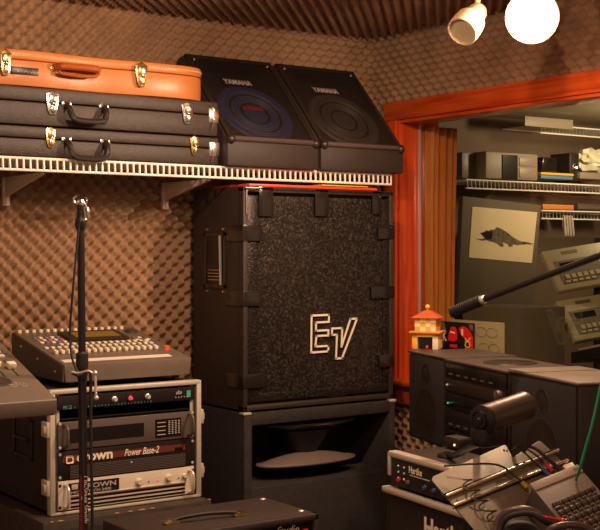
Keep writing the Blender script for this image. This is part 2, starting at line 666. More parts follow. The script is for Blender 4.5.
for bx in (1.57, 2.20):
    mb = MB()
    mb.prism([(bx, 4.05, ZS - 0.046), (bx, 3.715, ZS - 0.046), (bx, 3.715, ZS - 0.052), (bx, 4.05, ZS - 0.115)], (0.012, 0, 0), 0.001)
    mb.box(bx - 0.006, bx + 0.018, 4.035, 4.055, ZS - 0.145, ZS - 0.046, 0.002)
    mb.box(bx + 0.001, bx + 0.011, 4.030, 4.036, ZS - 0.138, ZS - 0.118, 0.001)
    mb.build('bracket', M['bracket'], sh)


def latch(par, x, z, y, wd, ht, m, label=None, dz=0):
    """draw-bolt latch on a front face at y"""
    mb = MB()
    mb.prism([(x - wd * .5, y, z + ht * .35), (x - wd * .35, y, z - ht * .30), (x - wd * .2, y, z - ht * .5), (x + wd * .2, y, z - ht * .5),
              (x + wd * .35, y, z - ht * .30), (x + wd * .5, y, z + ht * .35), (x + wd * .25, y, z + ht * .42), (x, y, z + ht * .5), (x - wd * .25, y, z + ht * .42)],
             (0, -0.004, 0), 0.001)
    mb.box(x - wd * .28, x + wd * .28, y - 0.012, y - 0.003, z - ht * .02, z + ht * .32, 0.003)
    mb.box(x - wd * .18, x + wd * .18, y - 0.014, y - 0.003, z - ht * .40, z - ht * .08, 0.003)
    mb.sphere((x, y - 0.012, z - ht * .05), wd * .16, (1, .6, 1), 10)
    for sx in (-1, 1):
        mb.sphere((x + sx * wd * .38, y - 0.003, z + ht * .30), 0.0025, seg=8)
    return mb.build('latch', m, par)


def case_handle(par, x0, x1, z, drop, y, m, mm, flat=False):
    mb = MB()
    pts = [(x0, y, z), (x0 + 0.002, y - 0.022, z - drop * .35), (x0 + 0.012, y - 0.032, z - drop * .85), ((x0 + x1) / 2 - 0.03, y - 0.035, z - drop),
           ((x0 + x1) / 2 + 0.03, y - 0.035, z - drop), (x1 - 0.012, y - 0.032, z - drop * .85), (x1 - 0.002, y - 0.022, z - drop * .35), (x1, y, z)]
    mb.tube(curve_pts(pts, 6), 0.0105)
    h = mb.build('handle', m, par)
    for xx in (x0, x1):
        mb = MB()
        mb.box(xx - 0.018, xx + 0.018, y - 0.004, y, z - 0.008, z + 0.008, 0.003)
        mb.sphere((xx, y - 0.006, z), 0.009, (1.2, .7, .8), 10)
        mb.build('handle_mount', mm, h)
    return h


def rect_case(name, label, x0, x1, z0, h, yf, seam, lx, hx, flat):
    t = thing(name, label, 'instrument case', ((x0 + x1) / 2, yf + 0.16, z0), group=None)
    D = 0.31
    mb = MB()
    mb.box(x0, x1, yf, yf + D, z0 + 0.001, z0 + h * seam - 0.0015, 0.006)
    mb.build('shell', M['vinyl'], t)
    mb = MB()
    mb.box(x0 - 0.001, x1 + 0.001, yf - 0.002, yf + D, z0 + h * seam + 0.0005, z0 + h - 0.001, 0.008)
    mb.build('lid', M['vinyl'], t)
    for u in lx:
        p = on_y(u, 100, yf)
        latch(t, p.x, z0 + h * (0.62 if not flat else 0.66), yf - 0.002, 0.048 if not flat else 0.036, 0.080 if not flat else 0.070, M['chrome'] if not flat else M['brass'])
    a, b = on_y(hx[0], 100, yf).x, on_y(hx[1], 100, yf).x
    case_handle(t, a + 0.015, b - 0.015, z0 + h * 0.62, 0.056 if not flat else 0.062, yf, M['black_plastic'], M['chrome'])
    # metal end valance and the wire stay over the seam
    mb = MB()
    mb.box(x1 - 0.040, x1 + 0.003, yf - 0.004, yf + 0.05, z0 + h * seam - 0.030, z0 + h * seam + 0.024, 0.003)
    mb.build('corner_plate', M['chrome'], t)
    mb = MB()
    mb.tube(curve_pts([(x1 - 0.034, yf - 0.004, z0 + h * .92), (x1 - 0.026, yf - 0.012, z0 + h * .75), (x1 - 0.024, yf - 0.012, z0 + h * .40), (x1 - 0.032, yf - 0.004, z0 + h * .12)]), 0.0018, 6)
    mb.build('lid_stay', M['chrome'], t)
    return t


CY = 3.705
rect_case('guitar_case', 'black rectangular instrument case directly on the wire shelf, lowest of three stacked cases', 1.20, 2.238, ZS + 0.003, 0.100, CY, 0.60,
          (50, 194), (62, 109), True)
rect_case('guitar_case', 'black rectangular instrument case sandwiched between a tan leather case and another black case', 1.20, 2.236, ZS + 0.105, 0.125, CY, 0.62,
          (52, 187), (62, 108), False)

# tan leather case, guitar shaped
z0 = ZS + 0.232
t = thing('guitar_case', 'tan leather guitar-shaped case with cream stitching lying on top of the case stack', 'instrument case', (1.7, 3.86, z0))
outl = []
fx = [(2.228, 3.90), (2.222, 3.83), (2.200, 3.765), (2.16, 3.728), (2.08, 3.712), (1.98, 3.712), (1.90, 3.720), (1.82, 3.728), (1.74, 3.728), (1.66, 3.720),
      (1.58, 3.714), (1.50, 3.714), (1.42, 3.724), (1.34, 3.745), (1.26, 3.78), (1.18, 3.83), (1.10, 3.87)]
bx_ = [(1.10, 3.95), (1.3, 3.99), (1.5, 4.02), (1.7, 4.00), (1.9, 4.02), (2.08, 4.03), (2.18, 4.01), (2.218, 3.97)]
front = [p for p in curve_pts([(a, b, 0) for a, b in fx], 4)]
back = [p for p in curve_pts([(a, b, 0) for a, b in bx_], 4)]
outl = front + back
H = 0.118
mb = MB()
mb.prism([(p.x, p.y, z0) for p in outl], (0, 0, H * 0.70), 0.004)
mb.build('shell', M['leather'], t)
mb = MB()
cxm = 1.7
mb.prism([(cxm + (p.x - cxm) * 1.002, p.y - 0.0025 if p.y < 3.86 else p.y, z0 + H * 0.705) for p in outl], (0, 0, H * 0.295), 0.010)
mb.build('lid', M['leather'], t)
mb = MB()
st = [Vector((p.x, p.y - 0.0045, z0 + H * 0.86)) for p in front[1:]]
st = [p for a, b in zip(st, st[1:]) for p in (a, a.lerp(b, .5))]
for a, b in zip(st[::1], st[1::1]):
    mb.tube([a.lerp(b, .15), a.lerp(b, .75)], 0.0022, 4)
mb.build('stitching', M['stitch'], t)
yo = 3.712
p = on_y(141, 70, 3.708)
latch(t, p.x, z0 + H * 0.60, 3.706, 0.046, 0.086, M['brass'])
p = on_y(5, 70, 3.715)
latch(t, p.x, z0 + H * 0.60, 3.712, 0.040, 0.086, M['brass'])
a, b = on_y(53, 70, 3.72).x, on_y(97, 70, 3.72).x
hh = None
mb = MB()
zc = z0 + H * .56
mb.tube(curve_pts([(a, 3.72, zc), (a + 0.012, 3.695, zc + 0.003), (a + 0.03, 3.687, zc + 0.006), (b - 0.03, 3.687, zc + 0.006), (b - 0.012, 3.695, zc + 0.003), (b, 3.72, zc)], 6), 0.0125)
mb.tube(curve_pts([(a + 0.01, 3.70, zc - 0.008), (a + 0.02, 3.695, zc - 0.018), ((a + b) / 2, 3.692, zc - 0.022), (b - 0.02, 3.695, zc - 0.018), (b - 0.01, 3.70, zc - 0.008)], 6), 0.006)
hd = mb.build('handle', M['leather_dark'], t)
for xx in (a, b):
    mb = MB()
    mb.prism([(xx - 0.016, 3.722, zc), (xx, 3.722, zc - 0.016), (xx + 0.016, 3.722, zc), (xx, 3.722, zc + 0.016)], (0, -0.012, 0), 0.003)
    mb.sphere((xx, 3.706, zc), 0.008, seg=10)
    mb.build('handle_mount', M['brass'], hd)
a, b = on_y(11, 80, 3.714).x, on_y(38, 80, 3.714).x
mb = MB()
mb.box(a, b, 3.7085, 3.716, z0 + H * .30, z0 + H * .50, 0.001)
pl = mb.build('name_plate', M['black_metal'], t)
mb = MB()
xm = (a + b) / 2
for k in range(7):
    x = a + 0.012 + k * (b - a - 0.024) / 6
    mb.tube([(x - 0.004, 3.708, z0 + H * .36), (x + 0.003, 3.708, z0 + H * (.44 if k % 2 else .41)), (x + 0.006, 3.708, z0 + H * .37)], 0.0013, 4)
mb.build('script_mark', M['silver_strip'], pl)


# ------------------------------------------------------------------ stage monitor wedges
def monitor(x0, x1, label, blue):
    yf, yb, zf, zt = 3.665, 4.035, ZS + 0.088, ZS + 0.437
    z0 = ZS + 0.002
    t = thing('stage_monitor', label, 'speaker', ((x0 + x1) / 2, 3.85, z0), group=None)
    mb = MB()
    mb.prism([(x0, yf, z0), (x0, yf, zf), (x0, yb - 0.04, zt), (x0, yb, zt - 0.01), (x0, yb, z0)], (x1 - x0, 0, 0), 0.006)
    mb.build('cabinet', M['tolex'], t)
    o = Vector((x0, yf, zf))
    X = Vector((1, 0, 0))
    Y = (Vector((x0, yb - 0.04, zt)) - o)
    L = Y.length
    Y.normalize()
    N = X.cross(Y)
    W = x1 - x0

    def P(a, b, c=0.0):
        return o + X * a + Y * b + N * c

    # raised rim
    mb = MB()
    e = 0.022
    for (a0, a1, b0, b1) in ((0.006, e, 0.01, L - 0.005), (W - e, W - 0.006, 0.01, L - 0.005), (0.006, W - 0.006, 0.004, e), (0.006, W - 0.006, L - e, L - 0.003)):
        mb.hexa([P(a0, b0, -0.002), P(a1, b0, -0.002), P(a1, b1, -0.002), P(a0, b1, -0.002), P(a0, b0, 0.012), P(a1, b0, 0.012), P(a1, b1, 0.012), P(a0, b1, 0.012)], 0.003)
    mb.build('rim', M['black_plastic'], t)
    # driver behind the grille
    c = P(W * .47, L * .335, 0.0)
    mb = MB()
    mb.lathe(c, N, [(0.0005, 0.0), (0.006, 0.025), (0.004, 0.04), (0.001, 0.05), (0.002, 0.12), (0.008, 0.135), (0.008, 0.15), (0.001, 0.155)], 40)
    d = mb.build('woofer', M['blue_driver'] if blue else M['cone'], t)
    mb = MB()
    mb.lathe(c + N * 0.001, N, [(0.004, 0.10), (0.007, 0.104), (0.004, 0.108)], 40)
    mb.lathe(c + N * 0.004, N, [(0.001, 0.052), (0.004, 0.056), (0.001, 0.060)], 40)
    mb.build('cone_ring', M['cone_dark'], d)
    mb = MB()
    for k_ in range(5):
        r0_ = 0.068 + k_ * 0.013
        mb.lathe(c + N * 0.0025, N, [(0.000, r0_), (0.005, r0_ + .003), (0.000, r0_ + .006)], 40)
    mb.build('cone_rib', M['cone'] if not blue else M['blue_rib'], d)
    if blue:
        mb = MB()
        mb.hexa([c + X * a + Y * b + N * h for h in (0.006, 0.0075) for a, b in ((-.045, .018), (.045, .018), (.045, .036), (-.045, .036))])
        mb.build('red_badge', M['red_paint'], d)
    # horn slot
    mb = MB()
    mb.hexa([P(W * .2, L * .80, 0.001), P(W * .8, L * .80, 0.001), P(W * .8, L * .92, 0.001), P(W * .2, L * .92, 0.001),
             P(W * .24, L * .82, 0.005), P(W * .76, L * .82, 0.005), P(W * .76, L * .90, 0.005), P(W * .24, L * .90, 0.005)])
    mb.build('horn_mouth', M['cone_dark'], t)
    mb = MB()
    q = [P(e - 0.002, e - 0.002, 0.009), P(W - e + 0.002, e - 0.002, 0.009), P(W - e + 0.002, L - e, 0.009), P(e - 0.002, L - e, 0.009)]
    mb.hexa(q + [p + N * 0.0015 for p in q])
    mb.build('grille', M['mon_grille'], t)
    mb = MB()
    ly = 0.655
    q = [P(W * .27, L * ly - 0.006, 0.010), P(W * .60, L * ly - 0.006, 0.010), P(W * .60, L * ly + 0.030, 0.010), P(W * .27, L * ly + 0.030, 0.010)]
    mb.hexa(q + [p + N * 0.003 for p in q], 0.001)
    b = mb.build('badge', M['black_metal'], t)
    text(b, 'lettering', 'YAMAHA', P(W * .29, L * ly, 0.0132), X, Y, 0.028, M['logo_dim'], sx=1.05, off=0.012, lift=0.0)
    # bright front lip and corner caps
    mb = MB()
    mb.hexa([P(0.012, 0.000, 0.004), P(W - 0.012, 0.000, 0.004), P(W - 0.012, 0.016, 0.004), P(0.012, 0.016, 0.004),
             P(0.012, 0.002, 0.015), P(W - 0.012, 0.002, 0.015), P(W - 0.012, 0.016, 0.015), P(0.012, 0.016, 0.015)], 0.002)
    mb.build('front_lip', M['amp_grey'], t)
    for a in (0.014, W - 0.014):
        mb = MB()
        mb.sphere(P(a, 0.008, 0.004), 0.017, (1, 1.1, 1.1), 14)
        mb.build('corner_cap', M['black_plastic'], t)
    for a in (0.035, W - 0.035):
        mb = MB()
        mb.cyl(P(a, L - 0.035, 0.009), P(a, L - 0.035, 0.014), 0.004, seg=10)
        mb.build('screw', M['alu'], t)
    return t


monitor(2.252, 2.652, 'black stage monitor wedge beside the cases, blue ringed driver behind its grille', True)
monitor(2.664, 3.066, 'black stage monitor wedge at the shelf end nearest the wooden window frame', False)

# ------------------------------------------------------------------ big speaker and horn cabinet
EX0, EX1, EY, EZ0, EZ1 = 2.302, 2.995, 3.64, 0.922, 1.728
t = thing('speaker_cabinet', 'tall black speaker cabinet with speckled metal grille and cream outlined letters', 'speaker', ((EX0 + EX1) / 2, EY + 0.2, EZ0))
ED = 0.36
fr = 0.020
mb = MB()
mb.box(EX0, EX1, EY + 0.03, EY + ED, EZ0, EZ1, 0.008)
# front frame
mb.box(EX0, EX0 + fr, EY, EY + 0.04, EZ0, EZ1, 0.005)
mb.box(EX1 - fr, EX1, EY, EY + 0.04, EZ0, EZ1, 0.005)
mb.box(EX0, EX1, EY, EY + 0.04, EZ1 - fr, EZ1, 0.005)
mb.box(EX0, EX1, EY, EY + 0.04, EZ0, EZ0 + fr, 0.005)
mb.build('cabinet', M['tolex'], t)
c = on_y(292, 247, EY + 0.03)
for nm, (u, v), rr in (('tweeter', (287, 247), 0.125), ('woofer', (335, 340), 0.215)):
    c = on_y(u, v, EY + 0.028)
    mb = MB()
    k = rr / 0.2
    mb.lathe(c, (0, -1, 0), [(0.004, 0), (0.012, 0.03 * k), (0.010, 0.06 * k), (0.002, 0.07 * k), (0.010, 0.155 * k), (0.014, 0.165 * k), (0.014, 0.18 * k), (0.006, 0.185 * k), (0.010, 0.2 * k), (0, 0.202 * k)], 48)
    mb.build(nm, M['cone'], t)
# grille with a flat rim round it
gx0, gx1, gz0, gz1 = EX0 + fr, EX1 - fr, EZ0 + fr + .01, EZ1 - fr - 0.012
mb = MB()
mb.box(gx0, gx1, EY + 0.009, EY + 0.0115, gz0, gz1)
gr = mb.build('grille', M['ev_grille'], t)
mb = MB()
for bx in ((gx0, gx0 + .048, gz0, gz1), (gx1 - .030, gx1, gz0, gz1), (gx0 + .048, gx1 - .030, gz0, gz0 + .030)):
    mb.box(bx[0], bx[1], EY + 0.006, EY + 0.009, bx[2], bx[3], 0.001)
mb.build('grille_rim', M['ev_grille'], gr)
mb = MB()
mb.box(EX0 + 0.005, EX1 - 0.005, EY - 0.003, EY + 0.004, EZ1 - 0.012, EZ1 - 0.002, 0.002)
mb.build('top_edging', M['tape'], t)
# tape straps and clamps
for (u0, u1, v0, v1, wrap) in ((243, 262, 225, 241, -1), (243, 262, 291, 306, -1), (243, 264, 374, 388, -1), (378, 394, 225, 239, 1),
                               (371, 394, 286, 298, 1), (379, 394, 354, 367, 1)):
    um, vm = (u0 + u1) / 2, (v0 + v1) / 2
    a = on_y(u0, vm, EY)
    b = on_y(u1, vm, EY)
    zt, zb = on_y(um, v0, EY).z, on_y(um, v1, EY).z
    mb = MB()
    if wrap < 0:
        mb.box(EX0 - 0.0015, b.x, EY - 0.0035, EY + 0.001, zb, zt, 0.001)
        mb.box(EX0 - 0.004, EX0 + 0.001, EY - 0.003, EY + 0.11, zb, zt, 0.001)
    else:
        mb.box(a.x, EX1 + 0.0015, EY - 0.0035, EY + 0.001, zb, zt, 0.001)
        mb.box(EX1 - 0.001, EX1 + 0.003, EY - 0.003, EY + 0.06, zb, zt, 0.001)
    mb.build('grille_strap', M['tape'], t)
for (u0, u1, v1) in ((259, 273, 216), (315, 328, 216), (372, 381, 214)):
    a, b = on_y(u0, 200, EY), on_y(u1, 200, EY)
    zb = on_y(u0, v1, EY).z
    mb = MB()
    mb.box(a.x, b.x, EY - 0.003, EY + 0.001, zb, EZ1 + 0.001, 0.001)
    mb.build('grille_strap', M['tape'], t)
mb = MB()
mb.tube([(EX0 + 0.012, EY - 0.004, EZ1 - 0.012), (EX0 + 0.012, EY - 0.004, EZ1 - 0.10)], 0.003, 6)
mb.tube([(EX0 + 0.012, EY - 0.004, EZ1 - 0.012), (EX0 + 0.05, EY - 0.004, EZ1 - 0.012)], 0.003, 6)
mb.build('edge_wire', M['chrome'], t)
# side handle: recessed cup with metal surround and bar
hy0, hy1 = EY + 0.115, EY + 0.27
hz0, hz1 = 1.36, 1.565
mb = MB()
for b in ((hy0, hy1, hz1 - 0.014, hz1), (hy0, hy1, hz0, hz0 + 0.014), (hy0, hy0 + 0.014, hz0, hz1), (hy1 - 0.014, hy1, hz0, hz1)):
    mb.box(EX0 - 0.006, EX0 + 0.004, b[0], b[1], b[2], b[3], 0.002)
h = mb.build('side_handle', M['tape'], t)
mb = MB()
mb.box(EX0 - 0.0015, EX0 + 0.002, hy0 + 0.014, hy1 - 0.014, hz0 + 0.014, hz1 - 0.014)
mb.build('handle_cup', M['dark_window'], h)
mb = MB()
mb.tube([(EX0 - 0.006, hy0 + 0.03, hz0 + 0.012), (EX0 - 0.010, hy0 + 0.03, hz1 - 0.012)], 0.006)
for k in range(4):
    mb.tube([(EX0 - 0.004, hy0 + 0.04, hz0 + 0.03 + k * 0.012), (EX0 - 0.004, hy1 - 0.03, hz0 + 0.03 + k * 0.012)], 0.0022, 5)
mb.build('handle_bar', M['chrome'], h)
for zz in (hz0 - 0.012, hz1 + 0.012):
    for yy in (hy0 + 0.02, hy1 - 0.02):
        mb = MB()
        mb.cyl((EX0 + 0.001, yy, zz), (EX0 - 0.004, yy, zz), 0.005, seg=10)
        mb.build('screw', M['chrome'], h)
# EV logo, drawn as outlines
E = [(85, 118), (217, 112), (216, 165), (118, 170), (118, 233), (213, 228), (212, 268), (122, 272), (114, 352), (212, 347), (212, 388), (82, 398)]
V = [(240, 216), (318, 212), (312, 352), (380, 143), (430, 140), (316, 440), (270, 444), (277, 262), (240, 264)]
mb = MB()
for poly in (E, V):
    P_ = [on_y(300 + a * 70 / 530, 300 + b * 70 / 530, EY + 0.004) for a, b in poly]
    for a, b in zip(P_, P_[1:] + P_[:1]):
        d = (b - a).normalized()
        nn = d.cross(Vector((0, -1, 0))) * 0.0036
        a2, b2 = a - d * 0.0034, b + d * 0.0034
        q = [a2 - nn, b2 - nn, b2 + nn, a2 + nn]
        mb.hexa(q + [k + Vector((0, -0.003, 0)) for k in q])
lg = mb.build('logo', M['logo'], gr)

# lower horn cabinet
LX0, LX1, LZ1 = 2.302, 3.0, 0.915
LD = 0.36
oz0, oz1 = 0.645, 0.868
ox0, ox1 = LX0 + 0.035, LX1 - 0.030
LY = 3.635
t = thing('horn_cabinet', 'black bass horn cabinet with oval lens plates in its mouth, under the grilled speaker', 'speaker', ((LX0 + LX1) / 2, LY + 0.18, 0))
mb = MB()
mb.box(LX0, ox0, LY, LY + LD, 0, LZ1, 0.006)
mb.box(ox1, LX1, LY, LY + LD, 0, LZ1, 0.006)
mb.box(ox0 - .01, ox1 + .01, LY, LY + LD, oz1, LZ1, 0.006)
mb.box(ox0 - .01, ox1 + .01, LY, LY + LD, 0, oz0, 0.006)
mb.box(ox0 - .01, ox1 + .01, LY + LD - 0.04, LY + LD - 0.001, oz0 - .01, oz1 + .01)
mb.build('cabinet', M['carpet_black'], t)
mb = MB()
xm = (ox0 + ox1) / 2
mb.hexa([(ox0, LY + 0.25, oz0), (ox1, LY + 0.25, oz0), (ox1, LY + 0.31, oz0), (ox0, LY + 0.31, oz0),
         (ox0, LY + 0.25, oz1), (ox1, LY + 0.25, oz1), (ox1, LY + 0.31, oz1), (ox0, LY + 0.31, oz1)])
mb.build('baffle', M['cone_dark'], t)
def lens(z, dome, fy, nm, mt, cx, rx, ry):
    mb = MB()
    n_ = 48
    vs, fs = [], []
    rings = 7
    for k in range(rings + 1):
        r = k / rings
        for i in range(n_):
            a = 2 * PI * i / n_
            vs.append((cx + rx * r * math.cos(a), fy - ry * r * math.sin(a), z + dome * (1 - r * r)))
    for k in range(rings):
        for i in range(n_):
            j = (i + 1) % n_
            fs.append((k * n_ + i, k * n_ + j, (k + 1) * n_ + j, (k + 1) * n_ + i))
    mb._add(vs, fs, True)
    mb.tube([(cx + rx * math.cos(a), fy - ry * math.sin(a), z) for a in [2 * PI * i / n_ for i in range(n_ + 1)]], 0.005, 6)
    return mb.build(nm, mt, t)
c1, c2 = on_y(262, 470, LY + 0.09).x, on_y(352, 462, LY + 0.09).x
lens(0.700, 0.034, LY + 0.10, 'horn_lens', M['horn'], (c1 + c2) / 2, (c2 - c1) / 2 + 0.01, 0.082)
lens(0.846, -0.030, LY + 0.10, 'horn_lens', M['horn'], (c1 + c2) / 2 + 0.02, (c2 - c1) / 2 - 0.01, 0.075)
mb = MB()
mb.cyl((xm + 0.0, LY + 0.14, 0.725), (xm + 0.0, LY + 0.14, 0.82), 0.05, 0.11, 28)
mb.build('horn_throat', M['cone_dark'], t)
for xx in (LX0, LX1):
    mb = MB()
    mb.box(xx - 0.003 if xx == LX0 else xx - 0.030, xx + 0.030 if xx == LX0 else xx + 0.003, LY - 0.003, LY + 0.03, LZ1 - 0.006, LZ1 + 0.003, 0.002)
    mb.build('corner_plate', M['alu'], t)

# red folder + papers lying on the big speaker
mb = MB()
mb.box(2.34, 2.93, 3.66, 3.92, EZ1 + 0.002, EZ1 + 0.012, 0.003)
solo(mb, 'folder', M['red_cloth'], (2.63, 3.8, EZ1 + 0.002), 'glossy red folder lying on top of the tall grilled speaker', 'folder')
mb = MB()
mb.box(2.66, 2.88, 3.655, 3.88, EZ1 + 0.013, EZ1 + 0.018, 0.001)
solo(mb, 'booklet', M['plug_yellow'], (2.77, 3.77, EZ1 + 0.013), 'yellowish booklet on the red folder under the shelf', 'booklet')

# ------------------------------------------------------------------ equipment rack
RX0, RX1, RY, RZ0, RZ1 = 1.492, 2.020, 3.46, 0.682, 1.066
t = thing('rack_case', 'black road case rack with aluminium edges holding four rack units', 'rack', ((RX0 + RX1) / 2, RY + 0.24, RZ0))
th = 0.020
RD = 0.47
mb = MB()
mb.box(RX0, RX0 + th, RY + 0.006, RY + RD, RZ0, RZ1, 0.002)
mb.box(RX1 - th, RX1, RY + 0.006, RY + RD, RZ0, RZ1, 0.002)
mb.box(RX0, RX1, RY + 0.006, RY + RD, RZ1 - 0.012, RZ1 - 0.001, 0.002)
mb.box(RX0, RX1, RY + 0.006, RY + RD, RZ0 + 0.001, RZ0 + 0.010, 0.002)
mb.box(RX0 + th, RX1 - th, RY + RD - 0.01, RY + RD, RZ0 + 0.01, RZ1 - 0.012)
mb.build('shell', M['carpet_black'], t)
mb = MB()
e = 0.014
mb.box(RX0 - 0.004, RX0 + e, RY, RY + 0.03, RZ0 - 0.001, RZ1 + 0.003, 0.004)
mb.box(RX1 - e, RX1 + 0.004, RY, RY + 0.03, RZ0 - 0.001, RZ1 + 0.003, 0.004)
mb.box(RX0, RX1, RY - 0.001, RY + 0.03, RZ1 - 0.011, RZ1 + 0.004, 0.004)
mb.box(RX0, RX1, RY - 0.001, RY + 0.03, RZ0 - 0.001, RZ0 + 0.008, 0.003)
mb.build('edge_trim', M['alu'], t)
for z in (RZ0 + 0.085, RZ0 + 0.265):
    for xx, sx in ((RX0 - 0.004, -1), (RX1 + 0.004, 1)):
        mb = MB()
        mb.box(min(xx, xx + sx * 0.010), max(xx, xx + sx * 0.010), RY + 0.002, RY + 0.05, z - 0.024, z + 0.024, 0.003)
        mb.box(min(xx, xx + sx * 0.017), max(xx, xx + sx * 0.017), RY + 0.008, RY + 0.030, z - 0.012, z + 0.012, 0.003)
        mb.build('latch', M['alu'], t)
mb = MB()
for b in ((0.14, 0.30, 0.150, 0.162), (0.14, 0.30, 0.270, 0.282), (0.14, 0.152, 0.150, 0.282), (0.288, 0.30, 0.150, 0.282)):
    mb.box(RX0 - 0.006, RX0 + 0.001, RY + b[0], RY + b[1], RZ0 + b[2], RZ0 + b[3], 0.002)
mb.tube([(RX0 - 0.012, RY + 0.16, RZ0 + 0.216), (RX0 - 0.012, RY + 0.28, RZ0 + 0.216)], 0.005)
mb.build('side_handle', M['black_metal'], t)
for xx in (RX0 + th + 0.0, RX1 - th - 0.012):
    mb = MB()
    mb.box(xx, xx + 0.012, RY + 0.014, RY + 0.018, RZ0 + 0.012, RZ1 - 0.014)
    mb.build('rack_rail', M['alu'], t)

UX0, UX1 = RX0 + 0.0235, RX1 - 0.0235
UW = UX1 - UX0


def unit(name, label, z0, h, mt, depth=0.36, bodym=None, y=None):
    y = RY + 0.010 if y is None else y
    u = thing(name, label, 'rack unit', ((UX0 + UX1) / 2, y + depth / 2, RZ0 + z0))
    mb = MB()
    mb.box(UX0, UX1, y - 0.006, y, RZ0 + z0 + 0.001, RZ0 + z0 + h - 0.001, 0.0015)
    mb.build('front_panel', mt, u)
    mb = MB()
    mb.box(UX0 + 0.02, UX1 - 0.02, y, y + depth, RZ0 + z0 + 0.003, RZ0 + z0 + h - 0.003)
    mb.build('chassis', M['black_metal'], u)
    return u, y - 0.006


def panel(u, nm, y, a0, a1, z0, z1, m, d=0.002, bev=0.0):
    mb = MB()
    mb.box(UX0 + a0 * UW, UX0 + a1 * UW, y - d, y + 0.001, RZ0 + z0, RZ0 + z1, bev)
    return mb.build(nm, m, u)


def rknob(u, y, a, z, r, m, d=0.012):
    mb = MB()
    c = Vector((UX0 + a * UW, y, RZ0 + z))
    mb.lathe(c, (0, -1, 0), [(0, r * 1.15), (d * .3, r * 1.1), (d * .4, r * .85), (d, r * .75), (d, 0)], 16)
    return mb.build('knob', m, u)


def rhandle(u, y, a, z0, z1, m):
    mb = MB()
    x = UX0 + a * UW
    mb.tube(curve_pts([(x, y, RZ0 + z0), (x, y - 0.020, RZ0 + z0 + 0.004), (x, y - 0.030, RZ0 + z0 + 0.018), (x, y - 0.030, RZ0 + z1 - 0.018), (x, y - 0.020, RZ0 + z1 - 0.004), (x, y, RZ0 + z1)], 5), 0.0048)
    return mb.build('handle', m, u)


def screws(u, y, z0, z1, m=None):
    for a in (0.012, 0.988):
        for z in (z0, z1):
            mb = MB()
            x = UX0 + a * UW
            mb.lathe((x, y, RZ0 + z), (0, -1, 0), [(0, .005), (.002, .0045), (.003, 0)], 10)
            mb.build('screw', m or M['alu'], u)


X1 = Vector((1, 0, 0))
Z1 = Vector((0, 0, 1))
# unit 4, silver, lowest
u, y = unit('power_amplifier', 'silver power amplifier with two knobs and horizontal slots, lowest unit in the rack', 0.012, 0.092, M['silver_front'])
panel(u, 'logo_plate', y, 0.07, 0.43, 0.057, 0.094, M['black_metal'], 0.0015)
lp = bpy.data.objects['logo_plate']
text(u, 'lettering', 'CROWN', (UX0 + .15 * UW, y - 0.002, RZ0 + 0.0735), X1, Z1, 0.0150, M['logo_dim'], sx=2.1, off=0.02)
text(u, 'lettering', 'MICRO-TECH 2400', (UX0 + .085 * UW, y - 0.002, RZ0 + 0.0605), X1, Z1, 0.0085, M['logo_dim'], sx=1.95, off=0.012)
mb = MB()
mb.box(UX0 + .09 * UW, UX0 + .135 * UW, y - .003, y - .001, RZ0 + .074, RZ0 + .090, .002)
mb.build('emblem', M['logo_dim'], u)
for k in range(3):
    panel(u, 'vent_slot', y, 0.085, 0.93, 0.017 + k * 0.0125, 0.0235 + k * 0.0125, M['dark_window'], 0.0008)
panel(u, 'bright_rib', y, 0.08, 0.935, 0.0520, 0.0560, M['alu'], 0.004, 0.001)
for a, z in ((.575, .073), (.80, .075)):
    rknob(u, y, a, z, 0.011, M['silver_front'])
rknob(u, y, .92, .075, .007, M['silver_front'])
for a in (.65, .72, .88):
    mb = MB()
    mb.cyl((UX0 + a * UW, y, RZ0 + .070), (UX0 + a * UW, y - .003, RZ0 + .070), 0.002, seg=8)
    mb.build('indicator', M['led_red'] if a == .72 else M['dark_window'], u)
rhandle(u, y, 0.045, 0.020, 0.092, M['alu'])
rhandle(u, y, 0.962, 0.020, 0.092, M['alu'])
screws(u, y, 0.022, 0.090, M['dark_window'])
# unit 3: black with maroon band
u, y = unit('power_amplifier', 'black power amplifier with maroon band and white script lettering, above the silver one', 0.1055, 0.091, M['black_metal'])
panel(u, 'colour_band', y, 0.03, 0.93, 0.160, 0.180, M['maroon'], 0.001)
mb = MB()
cx, cz = UX0 + .078 * UW, RZ0 + .168
mb.box(cx - .013, cx + .013, y - .003, y - .001, cz - .011, cz + .012, .004)
em = mb.build('emblem', M['logo'], u)
mb = MB()
mb.box(cx - .008, cx + .008, y - .004, y - .002, cz - .006, cz + .007, .002)
mb.build('emblem_cup', M['maroon'], em)
text(u, 'lettering', 'crown', (UX0 + .125 * UW, y - .002, RZ0 + .160), X1, Z1, 0.030, M['logo'], sx=1.6, off=0.03)
text(u, 'lettering', 'Power Base-2', (UX0 + .465 * UW, y - .002, RZ0 + .161), X1, Z1, 0.0225, M['logo'], sx=0.98, shear=0.35, off=0.006, label='white slanted script')
mb = MB()
for k in range(8):
    z = RZ0 + 0.109 + k * 0.0052
    mb.box(UX0 + .08 * UW, UX0 + .93 * UW, y - .003, y + .001, z, z + .0026)
mb.build('vent_ribs', M['amp_grey'], u)
mb = MB()
mb.cyl((UX0 + .52 * UW, y, RZ0 + .140), (UX0 + .52 * UW, y - .004, RZ0 + .140), 0.0035, seg=8)
mb.build('screw', M['alu'], u)
panel(u, 'switch', y, .85, .91, .163, .171, M['dark_window'], .003)
screws(u, y, 0.115, 0.186)
